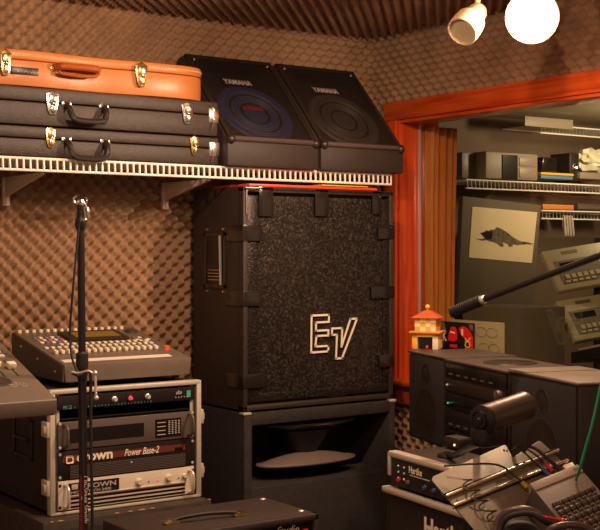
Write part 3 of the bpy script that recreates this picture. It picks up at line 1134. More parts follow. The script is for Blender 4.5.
# unit 2: grey with windows
u, y = unit('power_amplifier', 'grey power amplifier with wide dark window and meter panel, second unit from the top', 0.198, 0.089, M['amp_grey'])
panel(u, 'dark_grille_window', y, 0.08, 0.615, 0.219, 0.262, M['dark_window'], 0.001)
mp = panel(u, 'meter_panel', y, 0.70, 0.90, 0.208, 0.268, M['dark_window'], 0.001)
mb = MB()
for k in range(4):
    for j in range(8):
        x = UX0 + (0.80 + k * 0.025) * UW
        z = RZ0 + 0.218 + j * 0.0058
        mb.box(x, x + .006, y - .002, y - .0005, z, z + .0025)
mb.build('level_marks', M['logo_dim'], u)
mb = MB()
for k in range(4):
    x = UX0 + 0.715 * UW
    z = RZ0 + 0.217 + k * 0.013
    mb.box(x, x + .030, y - .002, y - .0005, z, z + .0022)
mb.build('scale_print', M['logo_dim'], u)
rhandle(u, y, 0.040, 0.208, 0.278, M['amp_grey'])
rhandle(u, y, 0.960, 0.208, 0.278, M['amp_grey'])
screws(u, y, 0.207, 0.280)
# unit 1: processor
u, y = unit('signal_processor', 'black rack processor with green lettering and small knobs, topmost unit in the rack', 0.322, 0.046, M['black_metal'], y=RY + 0.012)
text(u, 'lettering', 'MX 22', (UX0 + .035 * UW, y - .001, RZ0 + .326), X1, Z1, 0.0105, M['green_print'], off=0.01, label='green model lettering')
for a, m, r in ((.40, M['alu'], .0085), (.515, M['led_red'], .006), (.645, M['alu'], .0085)):
    rknob(u, y, a, .345, r, m)
mb = MB()
mb.lathe((UX0 + .515 * UW, y, RZ0 + .345), (0, -1, 0), [(0, .013), (.003, .012), (.003, .007)], 16)
mb.build('lamp_bezel', M['black_plastic'], u)
mb = MB()
for k in range(24):
    x = UX0 + (0.115 + k * 0.024) * UW
    mb.box(x, x + .002, y - .0015, y - .0002, RZ0 + .3265, RZ0 + .331)
mb.build('scale_print', M['green_print'], u)
text(u, 'lettering', 'alto', (UX0 + .86 * UW, y - .001, RZ0 + .345), X1, Z1, 0.014, M['logo_dim'], shear=.3, off=.01)
panel(u, 'green_sticker', y, .945, .975, .333, .355, M['green_print'], .0015)
mb = MB()
for k in range(5):
    x = UX0 + (0.86 + k * 0.022) * UW
    mb.cyl((x, y, RZ0 + .335), (x, y - .002, RZ0 + .335), 0.002, seg=6)
mb.build('indicator_row', M['logo_dim'], u)
mb = MB()
mb.box(UX0 + 0.001, UX1 - 0.001, RY + 0.02, RY + 0.3, RZ0 + 0.290, RZ0 + 0.294)
rs = solo(mb, 'rack_shelf', M['black_metal'], ((UX0 + UX1) / 2, RY + .16, RZ0 + .290), 'thin black rack shelf in the gap under the topmost unit', 'shelf')

# ------------------------------------------------------------------ digital mixer on the rack
MX0, MX1, MY0, MY1 = 1.553, 2.010, 3.502, 3.930
MZ0 = RZ1 + 0.006
mzf, mzb = 1.141, 1.222
t = thing('digital_mixer', 'grey digital mixing console with white faders and amber display on top of the rack', 'mixing console', ((MX0 + MX1) / 2, 3.7, MZ0))
mb = MB()
mb.hexa([(MX0 + .006, MY0 + .004, MZ0 + 0.012), (MX1 - .006, MY0 + .004, MZ0 + 0.012), (MX1 - .006, MY1, MZ0 + 0.012), (MX0 + .006, MY1, MZ0 + 0.012),
         (MX0, MY0, mzf), (MX1, MY0, mzf), (MX1, MY1, mzb), (MX0, MY1, mzb)], 0.004)
mb.build('body', M['grey_plastic'], t)
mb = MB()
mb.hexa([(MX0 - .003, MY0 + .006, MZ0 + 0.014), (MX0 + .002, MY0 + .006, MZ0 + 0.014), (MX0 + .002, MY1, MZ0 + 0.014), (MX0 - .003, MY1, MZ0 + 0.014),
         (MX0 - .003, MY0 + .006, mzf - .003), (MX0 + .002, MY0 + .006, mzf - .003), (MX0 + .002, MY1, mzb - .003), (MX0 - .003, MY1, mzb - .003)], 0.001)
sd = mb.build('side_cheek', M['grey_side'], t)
for k in range(3):
    mb = MB()
    y = MY0 + 0.06 + k * 0.14
    mb.cyl((MX0 - .003, y, mzf - .025 + k * .03), (MX0 - .006, y, mzf - .025 + k * .03), 0.004, seg=8)
    mb.build('screw', M['alu'], sd)
for xx in (MX0 + .04, MX1 - .04):
    for yy in (MY0 + .04, MY1 - .04):
        mb = MB()
        mb.cyl((xx, yy, MZ0), (xx, yy, MZ0 + .014), 0.012, seg=14)
        mb.build('foot', M['rubber'], t)
MO = Vector((MX0, MY0, mzf))
MXd = Vector((1, 0, 0))
MYd = Vector((0, MY1 - MY0, mzb - mzf))
ML = MYd.length
MYn = MYd.normalized()
MNn = MXd.cross(MYn)
MW = MX1 - MX0


def mp_(a, b, c=0.0):
    return MO + MXd * (a * MW) + MYn * (b * ML) + MNn * c


def mbox(nm, a0, a1, b0, b1, c0, c1, m, par=t, bev=0.0, P=mp_):
    mb = MB()
    mb.hexa([P(a0, b0, c0), P(a1, b0, c0), P(a1, b1, c0), P(a0, b1, c0), P(a0, b0, c1), P(a1, b0, c1), P(a1, b1, c1), P(a0, b1, c1)], bev)
    return mb.build(nm, m, par)


mbox('scribble_strip', .025, .87, .06, .125, 0, .0015, M['strip'])
sl = mbox('fader_slots', .03, .86, .15, .40, 0, .0006, M['machine'])
f0 = mbox('fader_knob', .045, .070, .27, .325, 0.001, .013, M['white_key'], bev=.002)
offs = []
for k in range(1, 17):
    offs.append(MXd * (k * .0495 * MW) + MYn * (random.choice((0, 0, .01)) * ML))
rep(f0, offs)
b0 = mbox('channel_button', .04, .066, .44, .475, 0, .005, M['white_key'], bev=.001)
rep(b0, [MXd * (k * .0495 * MW) for k in range(1, 18)] + [MXd * (k * .0495 * MW) + MYn * (.08 * ML) for k in range(3, 18)])
bz = mbox('display_bezel', .30, .78, .60, .86, 0, .010, M['black_plastic'], bev=.002)
mbox('display', .37, .73, .65, .81, .0095, .011, M['lcd'], par=bz)
cols = [M['logo'], M['orange_knob'], M['blue'], M['strip']]
for k in range(5):
    for j in range(3):
        mbox('select_button', .07 + k * .045, .095 + k * .045, .60 + j * .07, .635 + j * .07, 0, .004, cols[(k * 2 + j) % 4], bev=.0008)
mb = MB()
c = mp_(.04, .955, 0)
mb.lathe(c, MNn, [(0, .0075), (.008, .006), (.009, 0)], 12)
k0 = mb.build('gain_knob', M['white_key'], t)
rep(k0, [MXd * (k * .056 * MW) for k in range(1, 16)])
mb = MB()
mb.lathe(mp_(.905, .83, 0), MNn, [(0, .022), (.008, .020), (.010, 0)], 24)
mb.build('data_wheel', M['grey_side'], t)
mb = MB()
mb.lathe(mp_(.93, .27, 0), MNn, [(0, .011), (.012, .009), (.014, 0)], 16)
mb.build('monitor_knob', M['orange_knob'], t)
mb = MB()
mb.lathe(mp_(.86, .30, 0), MNn, [(0, .007), (.010, .006), (.011, 0)], 12)
mb.build('phones_knob', M['blue'], t)
for k in range(3):
    for j in range(3):
        mbox('cursor_button', .82 + k * .045, .85 + k * .045, .50 + j * .06, .53 + j * .06, 0, .004, M['strip'] if (k + j) % 2 else M['machine'], bev=.0008)

# ------------------------------------------------------------------ large console at the left edge, on its desk
CZ, CXR, CYF = 1.128, 1.226, 2.804
t = thing('mixing_console', 'large grey-brown mixing desk cut off by the left edge, nearer than the rack', 'mixing console', (0.9, 3.0, 1.085))
cx0, cx1, cy0, cy1 = 0.45, CXR, CYF, 3.22
czb = 1.258
mb = MB()
mb.hexa([(cx0, cy0 + .004, 1.088), (cx1 - .004, cy0 + .004, 1.088), (cx1 - .004, cy1, 1.088), (cx0, cy1, 1.088),
         (cx0, cy0, CZ), (cx1, cy0, CZ), (cx1, cy1, czb), (cx0, cy1, czb)], 0.004)
mb.build('body', M['grey_plastic'], t)
CO = Vector((cx0, cy0, CZ))
CYv = Vector((0, cy1 - cy0, czb - CZ))
CL = CYv.length
CYn = CYv.normalized()
CN = Vector((1, 0, 0)).cross(CYn)


def cp(x, b, c=0.0):      # x in world metres, b along the slope in metres
    return Vector((x, cy0, CZ)) + CYn * b + CN * c


def cbox(nm, x0, x1, b0, b1, c0, c1, m, par=t, bev=0.0):
    return mbox(nm, x0, x1, b0, b1, c0, c1, m, par, bev, P=cp)


for k in range(6):
    x = 1.185 - k * .036
    cbox('fader_slot', x - .002, x + .002, .16, .27, 0, .0006, M['dark_window'])
    cbox('fader_knob', x - .011, x + .011, .205 + .014 * (k % 2), .225 + .014 * (k % 2), .001, .016, M['white_key'], bev=.002)
for k in range(7):
    for j in range(4):
        cbox('channel_button', 1.175 - k * .030, 1.195 - k * .030, .285 + j * .030, .300 + j * .030, 0, .006, M['white_key'] if (k + j) % 3 else M['strip'], bev=.001)
mb = MB()
mb.lathe(cp(1.125, .130), CN, [(0, .030), (.003, .028), (.001, .020), (.001, 0)], 24)
mb.build('jog_dish', M['grey_side'], t)
for k in range(3):
    mb = MB()
    c = cp(1.150 + k * .014, .100 + (k % 2) * .012, .0004)
    mb.tube([c + Vector((.007 * math.cos(a), .007 * math.sin(a) * CYn.y, .007 * math.sin(a) * CYn.z)) for a in [i * PI / 6 for i in range(13)]], .0007, 4)
    mb.build('printed_mark', M['logo_dim'], t)
t = thing('console_desk', 'dark desk carrying the large mixing console beyond the left edge', 'desk', (0.7, 3.0, 0))
mb = MB()
mb.box(.35, 1.02, 2.86, 3.30, 1.050, 1.086, .004)
mb.build('desk_top', M['black_metal'], t)
for x in (.37, .95):
    for y in (2.88, 3.24):
        mb = MB()
        mb.box(x, x + .04, y, y + .04, 0, 1.050, .003)
        mb.build('leg', M['black_metal'], t)

# ------------------------------------------------------------------ scuffed cabinet under the rack, a second one below it
def road_box(name, label, x0, x1, y0, y1, z0, z1, m, cat='speaker', edge=True):
    t = thing(name, label, cat, ((x0 + x1) / 2, (y0 + y1) / 2, z0))
    mb = MB()
    mb.box(x0, x1, y0, y1, z0 + 0.001, z1, 0.006)
    mb.build('cabinet', m, t)
    mb = MB()
    mb.box(x0 + .03, x1 - .03, y0 - .003, y0 + .002, z0 + .03, z1 - .03, .001)
    mb.build('grille', M['mon_grille'], t)
    if edge:
        for k in range(15):
            mb = MB()
            u_ = random.random()
            L_ = .004 + .012 * random.random()
            if k % 5 < 4:
                x = x0 + (x1 - x0) * u_
                mb.sphere((x, y0 + .002, z1 - .002), .0042, (L_ / .005, .9, .7), 8)
            else:
                y = y0 + (y1 - y0) * u_ * .4
                mb.sphere((x1 - .002, y, z1 - .002), .0042, (.9, L_ / .005, .7), 8)
            mb.build('worn_edge', M['bare_wood'], t)
    return t


road_box('speaker_cabinet', 'scuffed black cabinet with orange worn edges directly under the rack case', 1.44, 2.030, 3.405, 3.98, 0.36, 0.679, M['worn'])
road_box('speaker_cabinet', 'dark cabinet on the floor below the scuffed one', 1.44, 2.030, 3.41, 3.98, 0.0, 0.358, M['worn'], edge=False)

# ------------------------------------------------------------------ guitar amplifier head, bottom centre
AX0, AX1, AY0, AY1, AZ1 = 1.47, 2.012, 2.775, 3.065, 0.750
t = thing('guitar_amplifier', 'guitar amplifier head with black strap handle at the bottom edge, before the horn cabinet', 'amplifier', ((AX0 + AX1) / 2, 2.92, 0.50), R(0))
mb = MB()
mb.box(AX0, AX1, AY0 + .02, AY1, .502, AZ1, .010)
mb.box(AX0, AX1, AY0, AY0 + .03, AZ1 - .022, AZ1, .006)
mb.box(AX0, AX0 + .02, AY0, AY0 + .03, .502, AZ1, .006)
mb.box(AX1 - .02, AX1, AY0, AY0 + .03, .502, AZ1, .006)
mb.build('cabinet', M['tolex'], t)
mb = MB()
mb.box(AX0 + .02, AX1 - .02, AY0 + .010, AY0 + .014, .58, AZ1 - .022)
fp = mb.build('control_panel', M['black_metal'], t)
text(fp, 'lettering', 'Studio', (AX1 - .145, AY0 + .009, AZ1 - .052), X1, Z1, .030, M['logo'], shear=.35, off=.006)
for k in range(7):
    mb = MB()
    mb.lathe((AX1 - .045 - k * .05 if k == 0 else AX1 - .13 - k * .05, AY0 + .010, AZ1 - .050), (0, -1, 0), [(0, .012), (.006, .011), (.007, .008), (.016, .007), (.016, 0)], 14)
    mb.build('knob', M['alu'] if k else M['plug_red'], fp)
a, b = on_z(171, 524, AZ1), on_z(240, 516, AZ1)
ym = (AY0 + AY1) / 2 + .01
mb = MB()
mb.tube(curve_pts([(a.x, a.y, AZ1 + .006), (a.x + .03, a.y + (b.y - a.y) * .12, AZ1 + .014), ((a.x + b.x) / 2, (a.y + b.y) / 2, AZ1 + .018), (b.x - .03, b.y - (b.y - a.y) * .12, AZ1 + .014), (b.x, b.y, AZ1 + .006)]), .0062)
h = mb.build('handle', M['rubber'], t)
for p in (a, b):
    mb = MB()
    mb.box(p.x - .022, p.x + .022, p.y - .011, p.y + .011, AZ1, AZ1 + .010, .003)
    mb.box(p.x - .012, p.x + .012, p.y - .012, p.y + .012, AZ1 + .006, AZ1 + .013, .003)
    mb.build('handle_mount', M['brass'], h)
for x, y in ((AX1 - .03, AY1 - .04), (AX1 - .03, AY0 + .05)):
    mb = MB()
    mb.sphere((x, y, AZ1 + .001), .007, (1.3, 1, .5), 10)
    mb.build('top_stud', M['alu'], t)
mb = MB()
mb.box(AX0, AX1, AY0 + .03, AY1 + .02, 0, .499, .008)
solo(mb, 'amplifier_stand', M['carpet_black'], (1.74, 2.92, 0), 'black box on the floor that lifts the guitar amplifier head', 'stand')

# ------------------------------------------------------------------ microphone stand with hanging cable
p0 = at(80.5, 205, 3.16)
base = Vector((at(86, 500, 3.16).x, at(86, 500, 3.16).y, 0))
t = thing('microphone_stand', 'black upright microphone stand with empty chrome clip, in front of the rack', 'stand', base)
pt = p0
def st_at(z):
    k = (pt.z - z) / (pt.z - 0.0)
    return Vector((pt.x + (base.x - pt.x) * k, pt.y + (base.y - pt.y) * k, z))
zc = at(84, 365, 3.16).z
mb = MB()
mb.cyl(st_at(pt.z), st_at(zc), .0098, .0098, 18)
mb.build('upper_tube', M['black_metal'], t)
mb = MB()
mb.lathe(st_at(zc + .035), (st_at(0) - st_at(1)), [(0, .010), (.005, .016), (.03, .0165), (.06, .014), (.075, .012), (.08, .010)], 18)
mb.build('clutch', M['black_plastic'], t)
mb = MB()
mb.cyl(st_at(zc - .03), st_at(0.04), .0115, .0115, 18)
mb.build('lower_tube', M['black_metal'], t)
mb = MB()
mb.lathe(st_at(0.0), (0, 0, 1), [(0, 0), (0, .10), (.012, .10), (.022, .09), (.035, .03), (.05, .014)], 32)
mb.build('round_base', M['black_metal'], t)
# stickers on the lower tube
fc = (CAM - st_at(.95))
fc.z = 0
fc.normalize()
sdv = Vector((-fc.y, fc.x, 0))
za, zb = at(85, 476, 3.15).z, 0.66
mb = MB()
q = [st_at(zb) + fc * .0112 - sdv * .009, st_at(zb) + fc * .0125 - sdv * .003, st_at(za) + fc * .0125 - sdv * .003, st_at(za) + fc * .0112 - sdv * .009]
mb.hexa(q + [k + fc * .001 for k in q])
stk = mb.build('sticker', M['pink_sticker'], t)
text(stk, 'lettering', 'On-Stage Stands', st_at(za) + fc * .0135 - sdv * .001, (st_at(0) - st_at(1)), sdv, .0145, M['logo'], off=.012, sx=1.3, lift=0)
# chrome clip, open hook
c = st_at(pt.z)
def clip(du, dv, dz=0.0):
    return at(80.5 + du, 205 + dv, 3.16 + dz)
mb = MB()
mb.tube(curve_pts([clip(-4, -9), clip(-6.5, -7), clip(-6, -3), clip(-3, -2), clip(0, -5), clip(4, -1), clip(7, 5), clip(9, 13)]), .0032, 8)
mb.tube(curve_pts([clip(-2, 14), clip(-1, 6), clip(1, -2), clip(3, 3), clip(5.5, 14)]), .0030, 8)
mb.tube(curve_pts([clip(5, -8, .03), clip(6, -4, .03), clip(4, 2, .01), clip(2, 10, 0)]), .0028, 8)
cl = mb.build('microphone_clip', M['chrome'], t)
mb = MB()
mb.lathe(clip(0, 20), (0, 0, 1), [(-.012, .012), (0, .015), (.012, .014), (.026, .007), (.04, .005)], 16)
mb.build('swivel', M['black_metal'], t)
mb = MB()
mb.sphere(clip(4.5, 15, -.02), .007, seg=10)
mb.build('swivel_screw', M['chrome'], t)

pts = [clip(-1, 16, -.02), clip(-4, 45, -.02), clip(-8, 90, -.02), clip(-10.5, 125, -.01), clip(-9, 150, -.02), clip(-4, 165, -.02), clip(0, 170, -.03), clip(1, 180, -.035),
       clip(2, 230, -.03), clip(3, 300, -.03), clip(4, 370, -.03)]
mb = MB()
mb.tube(curve_pts(pts), .0030, 8)
solo(mb, 'microphone_cable', M['rubber'], pts[-1], 'black cable hanging from the clip down the left of the microphone stand', 'cable')
pts = [clip(-8, 168, -.04), clip(0, 171, -.045), clip(6, 166, -.04), clip(10, 170, -.03), clip(10, 200, -.03), clip(11, 260, -.03), clip(12, 330, -.03), clip(12.5, 400, -.03)]
mb = MB()
mb.tube(curve_pts(pts), .0042, 8)
solo(mb, 'audio_cable', M['rubber'], pts[-1], 'thicker black cable running down the right side of the microphone stand', 'cable')
mb = MB()
mb.tube([clip(14.5, 168, -.062), clip(15.5, 192, -.062)], .0036, 10)
mb.sphere(clip(14.5, 168, -.062), .0065, seg=10)
mb.sphere(clip(15.8, 193, -.062), .0065, seg=10)
mb.tube(curve_pts([clip(14, 170, -.062), clip(8, 166, -.062), clip(-2, 168, -.062), clip(-9, 167, -.062)]), .0028, 8)
solo(mb, 'cable_clamp', M['alu'], clip(15.5, 192, -.03), 'silver rod shaped clamp fixed beside the joint of the microphone stand', 'clamp')

# ------------------------------------------------------------------ table by the window and boombox on it
t = thing('side_table', 'dark table under the window carrying the stereo system', 'table', (2.8, 2.5, 0))
mb = MB()
mb.box(2.46, 3.12, 2.10, 3.02, .815, .845, .004)
mb.build('table_top', M['black_metal'], t)
for x in (2.50, 3.06):
    for y in (2.14, 2.94):
        mb = MB()
        mb.box(x, x + .04, y, y + .04, 0, .815, .003)
        mb.build('leg', M['black_metal'], t)

BL = Vector((2.717, 3.225, 0.847))
BR = Vector((2.403, 2.163, 0.847))
bd = (BR - BL)
BLen = bd.length
bang = math.atan2(bd.y, bd.x)
BH = .303
t = thing('stereo_system', 'black stereo system with two speakers on the table below the window', 'stereo', BL, bang)
BM = MATS[t.name]


def L2(x, y, z):
    return BM @ Vector((x, y, z))


def lbox(mb, x0, x1, y0, y1, z0, z1, bev=0.0, TM=None):
    TM = TM or BM
    mb.box(x0, x1, y0, y1, z0, z1, bev, m=TM)
    return mb


def part(nm, m, *b, bev=0.0, par=None, TM=None):
    mb = MB()
    lbox(mb, *b, bev, TM)
    return mb.build(nm, m, par or t)


s1, s2 = .30, .73        # speaker | centre | speaker
for (x0, x1, lab) in ((0, s1, None), (s2 + .006, BLen, None)):
    sp = part('speaker_box', M['black_plastic'], x0, x1, .006, .26, .003, BH - .006, bev=.004)
    part('speaker_top', M['boom_top'], x0, x1, .0, .262, BH - .006, BH, bev=.002, par=sp)
    part('speaker_grille', M['speaker_cloth'], x0 + .012, x1 - .012, .000, .006, .012, BH - .012, bev=.002, par=sp)
    for cz_, r_ in ((.105, .085), (.235, .035)):
        mb = MB()
        mb.lathe(L2((x0 + x1) / 2, .000, cz_), (BM.to_3x3() @ Vector((0, -1, 0))), [(0, r_), (.001, r_ * .97), (.001, r_ * .90), (.0003, r_ * .86), (.0003, r_ * .5), (.0012, r_ * .42), (.0006, 0)], 32)
        mb.build('driver_ring', M['black_plastic'], sp)
cu_ = part('centre_unit', M['black_plastic'], s1 + .002, s2, .004, .25, .003, BH - .010, bev=.003)
part('centre_top', M['boom_top'], s1 + .002, s2, -.004, .25, BH - .010, BH - .003, bev=.002)
mb = MB()
mb.lathe(L2(.50, .13, BH - .003), (0, 0, 1), [(0, .085), (.003, .083), (.003, .072), (.0015, .070), (.0015, 0)], 36)
mb.build('disc_lid', M['black_plastic'], t)
lp = part('lid_plate', M['cover'], s2 - .012, s2 + .10, .002, .24, BH, BH + .004, bev=.001)
part('speaker_cover', M['cover'], s2 + .10, BLen - .004, .004, .255, BH, BH + .002, bev=.0008)
# deck panels
z = .25
for k, (a, b, m) in enumerate(((.245, .288, 'dark_window'), (.20, .238, 'black_plastic'), (.15, .192, 'dark_window'), (.085, .14, 'black_metal'), (.02, .075, 'dark_window'))):
    d = part('deck_panel', M[m], s1 + .012, s2 - .010, -.004, .006, a, b, bev=.002)
    if k in (0, 3):
        for j in range(6):
            x = s1 + .04 + j * .055
            part('deck_key', M['machine'], x, x + .024, -.0055, -.002, a + .008, a + .012, par=d)
for x, zz, m in ((s1 + .03, .218, 'silver_front'), (s1 + .035, .16, 'led_green')):
    mb = MB()
    mb.sphere(L2(x, -.006, zz), .003 if m == 'led_green' else .005, seg=10)
    mb.build('indicator', M[m], t)
mb = MB()
mb.lathe(L2(s2 - .045, -.004, .225), (BM.to_3x3() @ Vector((0, -1, 0))), [(0, .016), (.014, .014), (.015, 0)], 20)
mb.build('volume_knob', M['machine'], t)

# small unit with an orange lamp in front of the stereo
p = on_z(458, 447, .925)
t = thing('pedal_box', 'small black box with a glowing orange lamp in front of the stereo', 'effects pedal', (p.x, p.y, .922), R(-97.3))
TM = MATS[t.name]
part('housing', M['black_plastic'], -.045, .03, -.02, .03, 0, .030, bev=.004, TM=TM)
part('top_plate', M['grey_side'], -.04, .025, -.018, .025, .030, .032, bev=.001, TM=TM)
mb = MB()
mb.sphere(TM @ Vector((.012, -.021, .012)), .0035, seg=10)
mb.build('lamp', M['led_orange'], t)

# ------------------------------------------------------------------ toy house, poster card and pale card by the glass
p = at(427, 347, 4.35)
TZ = BL.z + BH + .001
u0 = on_z(427.5, 348.5, TZ)
t = thing('toy_house', 'yellow and cream toy tower with red-orange roof and yellow ball, on top of the stereo', 'toy', (u0.x, u0.y, TZ), bang + R(52))
TM = MATS[t.name] @ Matrix.Scale(0.90, 4)
k = 1.0
part('lower_wall', M['yellow'], -.052, -.030, -.045, .045, 0, .062, bev=.001, TM=TM)
part('lower_wall', M['cream'], .030, .052, -.045, .045, 0, .062, bev=.001, TM=TM)
part('lower_wall', M['yellow'], -.052, .052, .02, .045, 0, .062, bev=.001, TM=TM)
part('lintel', M['yellow'], -.052, .052, -.045, -.030, .048, .062, bev=.001, TM=TM)
part('doorway', M['dark_window'], -.030, .030, -.028, .0, 0, .048, TM=TM)
part('balcony', M['orange_paint'], -.062, .062, -.056, .056, .062, .070, bev=.002, TM=TM)
part('upper_wall', M['yellow'], -.042, .042, -.038, .038, .070, .122, bev=.001, TM=TM)
mb = MB()
for i in range(4):
    for j in range(3):
        if (i + j) % 2:
            lbox(mb, -.042 + i * .021, -.021 + i * .021, -.0388, -.037, .070 + j * .0173, .0873 + j * .0173, 0, TM)
            lbox(mb, .0375, .0388, -.038 + i * .019, -.019 + i * .019, .070 + j * .0173, .0873 + j * .0173, 0, TM)
mb.build('checked_tiles', M['cream'], t)
mb = MB()
P8 = [TM @ Vector(v) for v in ((-.056, -.052, .122), (.056, -.052, .122), (.056, .052, .122), (-.056, .052, .122), (-.012, -.011, .150), (.012, -.011, .150), (.012, .011, .150), (-.012, .011, .150))]
mb.hexa(P8, .001)
mb.build('roof', M['roof_paint'], t)
mb = MB()
mb.cyl(TM @ Vector((0, 0, .148)), TM @ Vector((0, 0, .158)), .003, seg=8)
mb.sphere(TM @ Vector((0, 0, .164)), .009, seg=14)
mb.build('roof_ball', M['yellow'], t)
for x in (-.050, .008):
    mb = MB()
    mb.sphere(TM @ Vector((x, -.040, .008)), .007, (1, .7, 1), 10)
    mb.build('red_figure', M['red_paint'], t)

PX = 3.205
def wallcard(name, label, cat, u0, u1, v0, v1, x, m, tilt=0.0):
    a, b = on_x(u0, v0, x), on_x(u1, v0, x)
    zt = a.z
    zb = WZ0 + 0.013
    t = thing(name, label, cat, (x, (a.y + b.y) / 2, zb))
    mb = MB()
    mb.box(x, x + .004, min(a.y, b.y), max(a.y, b.y), zb, zt, .0008)
    return t, mb.build('card', m, t), a, b, zt, zb


t, c_, a, b, zt, zb = wallcard('poster_card', 'small dark card with red gloves and yellow letters, between toy tower and pale card', 'poster', 441, 474, 321, 350, 3.210, M['black_metal'])


def pw(u, v, dx=-.001):
    return on_x(u, v, 3.210 + dx)


def flat(par, nm, pts, m, dx=-.001, d=.001):
    mb = MB()
    mb.prism([pw(u, v, dx) for u, v in pts], (-d, 0, 0))
    return mb.build(nm, m, par)


flat(t, 'red_glove', [(448, 340), (449, 334), (451, 327), (454, 326.5), (456, 328), (457, 333), (457, 340), (453, 341.5)], M['red_paint'])
flat(t, 'red_glove', [(459, 328), (463, 326), (467, 328), (471, 333), (473, 338), (473, 349), (470, 349), (468, 341), (463, 337), (460, 333)], M['red_paint'])
flat(t, 'red_cuff', [(450, 344), (457, 344.5), (457, 348), (450, 347)], M['red_paint'])
flat(t, 'white_lace', [(450.5, 331), (455, 332.5), (455, 333.8), (450.5, 332.6)], M['logo'], -.002)
flat(t, 'white_lace', [(461.5, 329), (463, 329), (463, 336), (461.5, 335)], M['logo'], -.002)
flat(t, 'pale_frame_patch', [(441, 322.5), (444, 322), (446, 330), (442, 333)], M['machine'])
flat(t, 'pale_frame_patch', [(469, 324), (473, 325), (473, 331), (470, 330)], M['machine'])
dn = pw(441, 345) - pw(441, 335)
rt = (pw(450, 335) - pw(441, 335))
text(t, 'lettering', 'K', pw(442.5, 340.5), rt, -dn, .036, M['yellow'], off=.04, label='yellow letter')
text(t, 'lettering', 'ICK', pw(470.2, 350.5, -.003), -dn, -rt, .030, M['yellow'], off=.035, label='yellow letters running up the card')
t, c_, a, b, zt, zb = wallcard('card_sheet', 'pale olive card with faint embossed circles leaning behind the dark red-glove card', 'card', 449, 504, 319, 350, 3.222, M['paper_pale'])
for (u, v) in ((481, 332), (492, 333), (484, 348), (494, 349)):
    c = on_x(u, v, 3.2215)
    mb = MB()
    mb.tube([c + Vector((-.0005, .030 * math.cos(q), .018 * math.sin(q))) for q in [i * PI / 12 for i in range(25)]], .0007, 5)
    mb.build('embossed_circle', M['machine'], t)

# ------------------------------------------------------------------ bass amplifier head and cabinet, lower right
HL = Vector((2.204, 2.70, .82))
hang = R(-97.3)
t = thing('bass_amplifier', 'black bass amplifier head with silver top edge and blue knobs, at the lower right', 'amplifier', HL, hang)
HM = MATS[t.name]
HW, HDp, HHt = .46, .20, .100
part('cabinet', M['tolex'], 0, HW, .010, HDp, .001, HHt - .002, bev=.006, TM=HM)
part('top_edge', M['alu'], -.002, HW + .002, -.004, .030, HHt - .016, HHt + .001, bev=.005, TM=HM)
part('side_edge', M['alu'], -.003, .010, -.004, .010, .03, HHt - .004, bev=.003, TM=HM)
fp = part('front_panel', M['black_metal'], .008, HW - .008, .002, .012, .006, HHt - .016, TM=HM)
hx = HM.to_3x3() @ Vector((1, 0, 0))
hn = HM.to_3x3() @ Vector((0, -1, 0))
text(fp, 'lettering', 'Hartke', HM @ Vector((.105, .001, .054)), hx, Z1, .019, M['logo'], off=.02, sx=1.25)
part('underline', M['logo_dim'], .11, .21, .0005, .002, .046, .049, par=fp, TM=HM)
M['blue_knob'] = mat('blue_capped_knob', (.05, .10, .30), .3)
for k in range(8):
    mb = MB()
    mb.lathe(HM @ Vector((.055 + k * .046 + (.04 if k > 1 else 0), .002, .026)), hn, [(0, .0065), (.008, .0055), (.009, 0)], 14)
    mb.build('knob', M['blue_knob'] if k > 1 else M['plug_red'] if k == 0 else M['grey_plastic'], fp)
for k in range(2):
    for j in range(3):
        mb = MB()
        mb.sphere(HM @ Vector((.05 + k * .03, .001, .030 + j * .017)), .0035, seg=8)
        mb.build('jack', M['alu'], fp)
mb = MB()
mb.cyl(HM @ Vector((.20, .12, HHt)), HM @ Vector((.20, .12, HHt + .018)), .004, seg=10)
mb.build('top_post', M['chrome'], t)
CL0 = Vector((2.197, 2.715, 0))
t = thing('bass_cabinet', 'black bass speaker cabinet with white lettering beneath the bass amplifier head', 'speaker', CL0, hang)
KM = MATS[t.name]
KH = .817
part('cabinet', M['tolex'], -.005, .55, .012, .24, .001, KH - .004, bev=.008, TM=KM)
part('top_edge', M['alu'], -.008, .553, -.004, .026, KH - .018, KH, bev=.005, TM=KM)
gp = part('grille', M['mon_grille'], .014, .538, .004, .013, .03, KH - .022, bev=.002, TM=KM)
text(gp, 'lettering', 'Hartke', KM @ Vector((.205, .003, KH - .100)), hx, Z1, .052, M['logo'], off=.03, sx=1.3)
mb = MB()
mb.lathe(KM @ Vector((.26, .005, .50)), hn, [(0, .15), (.004, .145), (.002, .12)], 40)
mb.build('driver_ring', M['cone_dark'], t)

# ------------------------------------------------------------------ metal tray and machine on top of the amplifier
A_, B_, C_ = at(431, 478, 2.95), at(539, 437, 3.07), at(495, 560, 2.775)
tx = (B_ - A_)
TW = tx.length
tx.normalize()
tyv = (C_ - A_)
tyv = tyv - tx * tyv.dot(tx)
TLn = .46
tyv.normalize()
tn = tyv.cross(tx)
if tn.z < 0:
    tn = -tn


def tp(a, b, c=0.0):
    return A_ + tx * a + tyv * b + tn * c


def inplane(u, v, c=0.0):
    """where the sight line meets the tray's plane"""
    d = ray(u, v)
    k = (A_ + tn * c - CAM).dot(tn) / d.dot(tn)
    return CAM + d * k


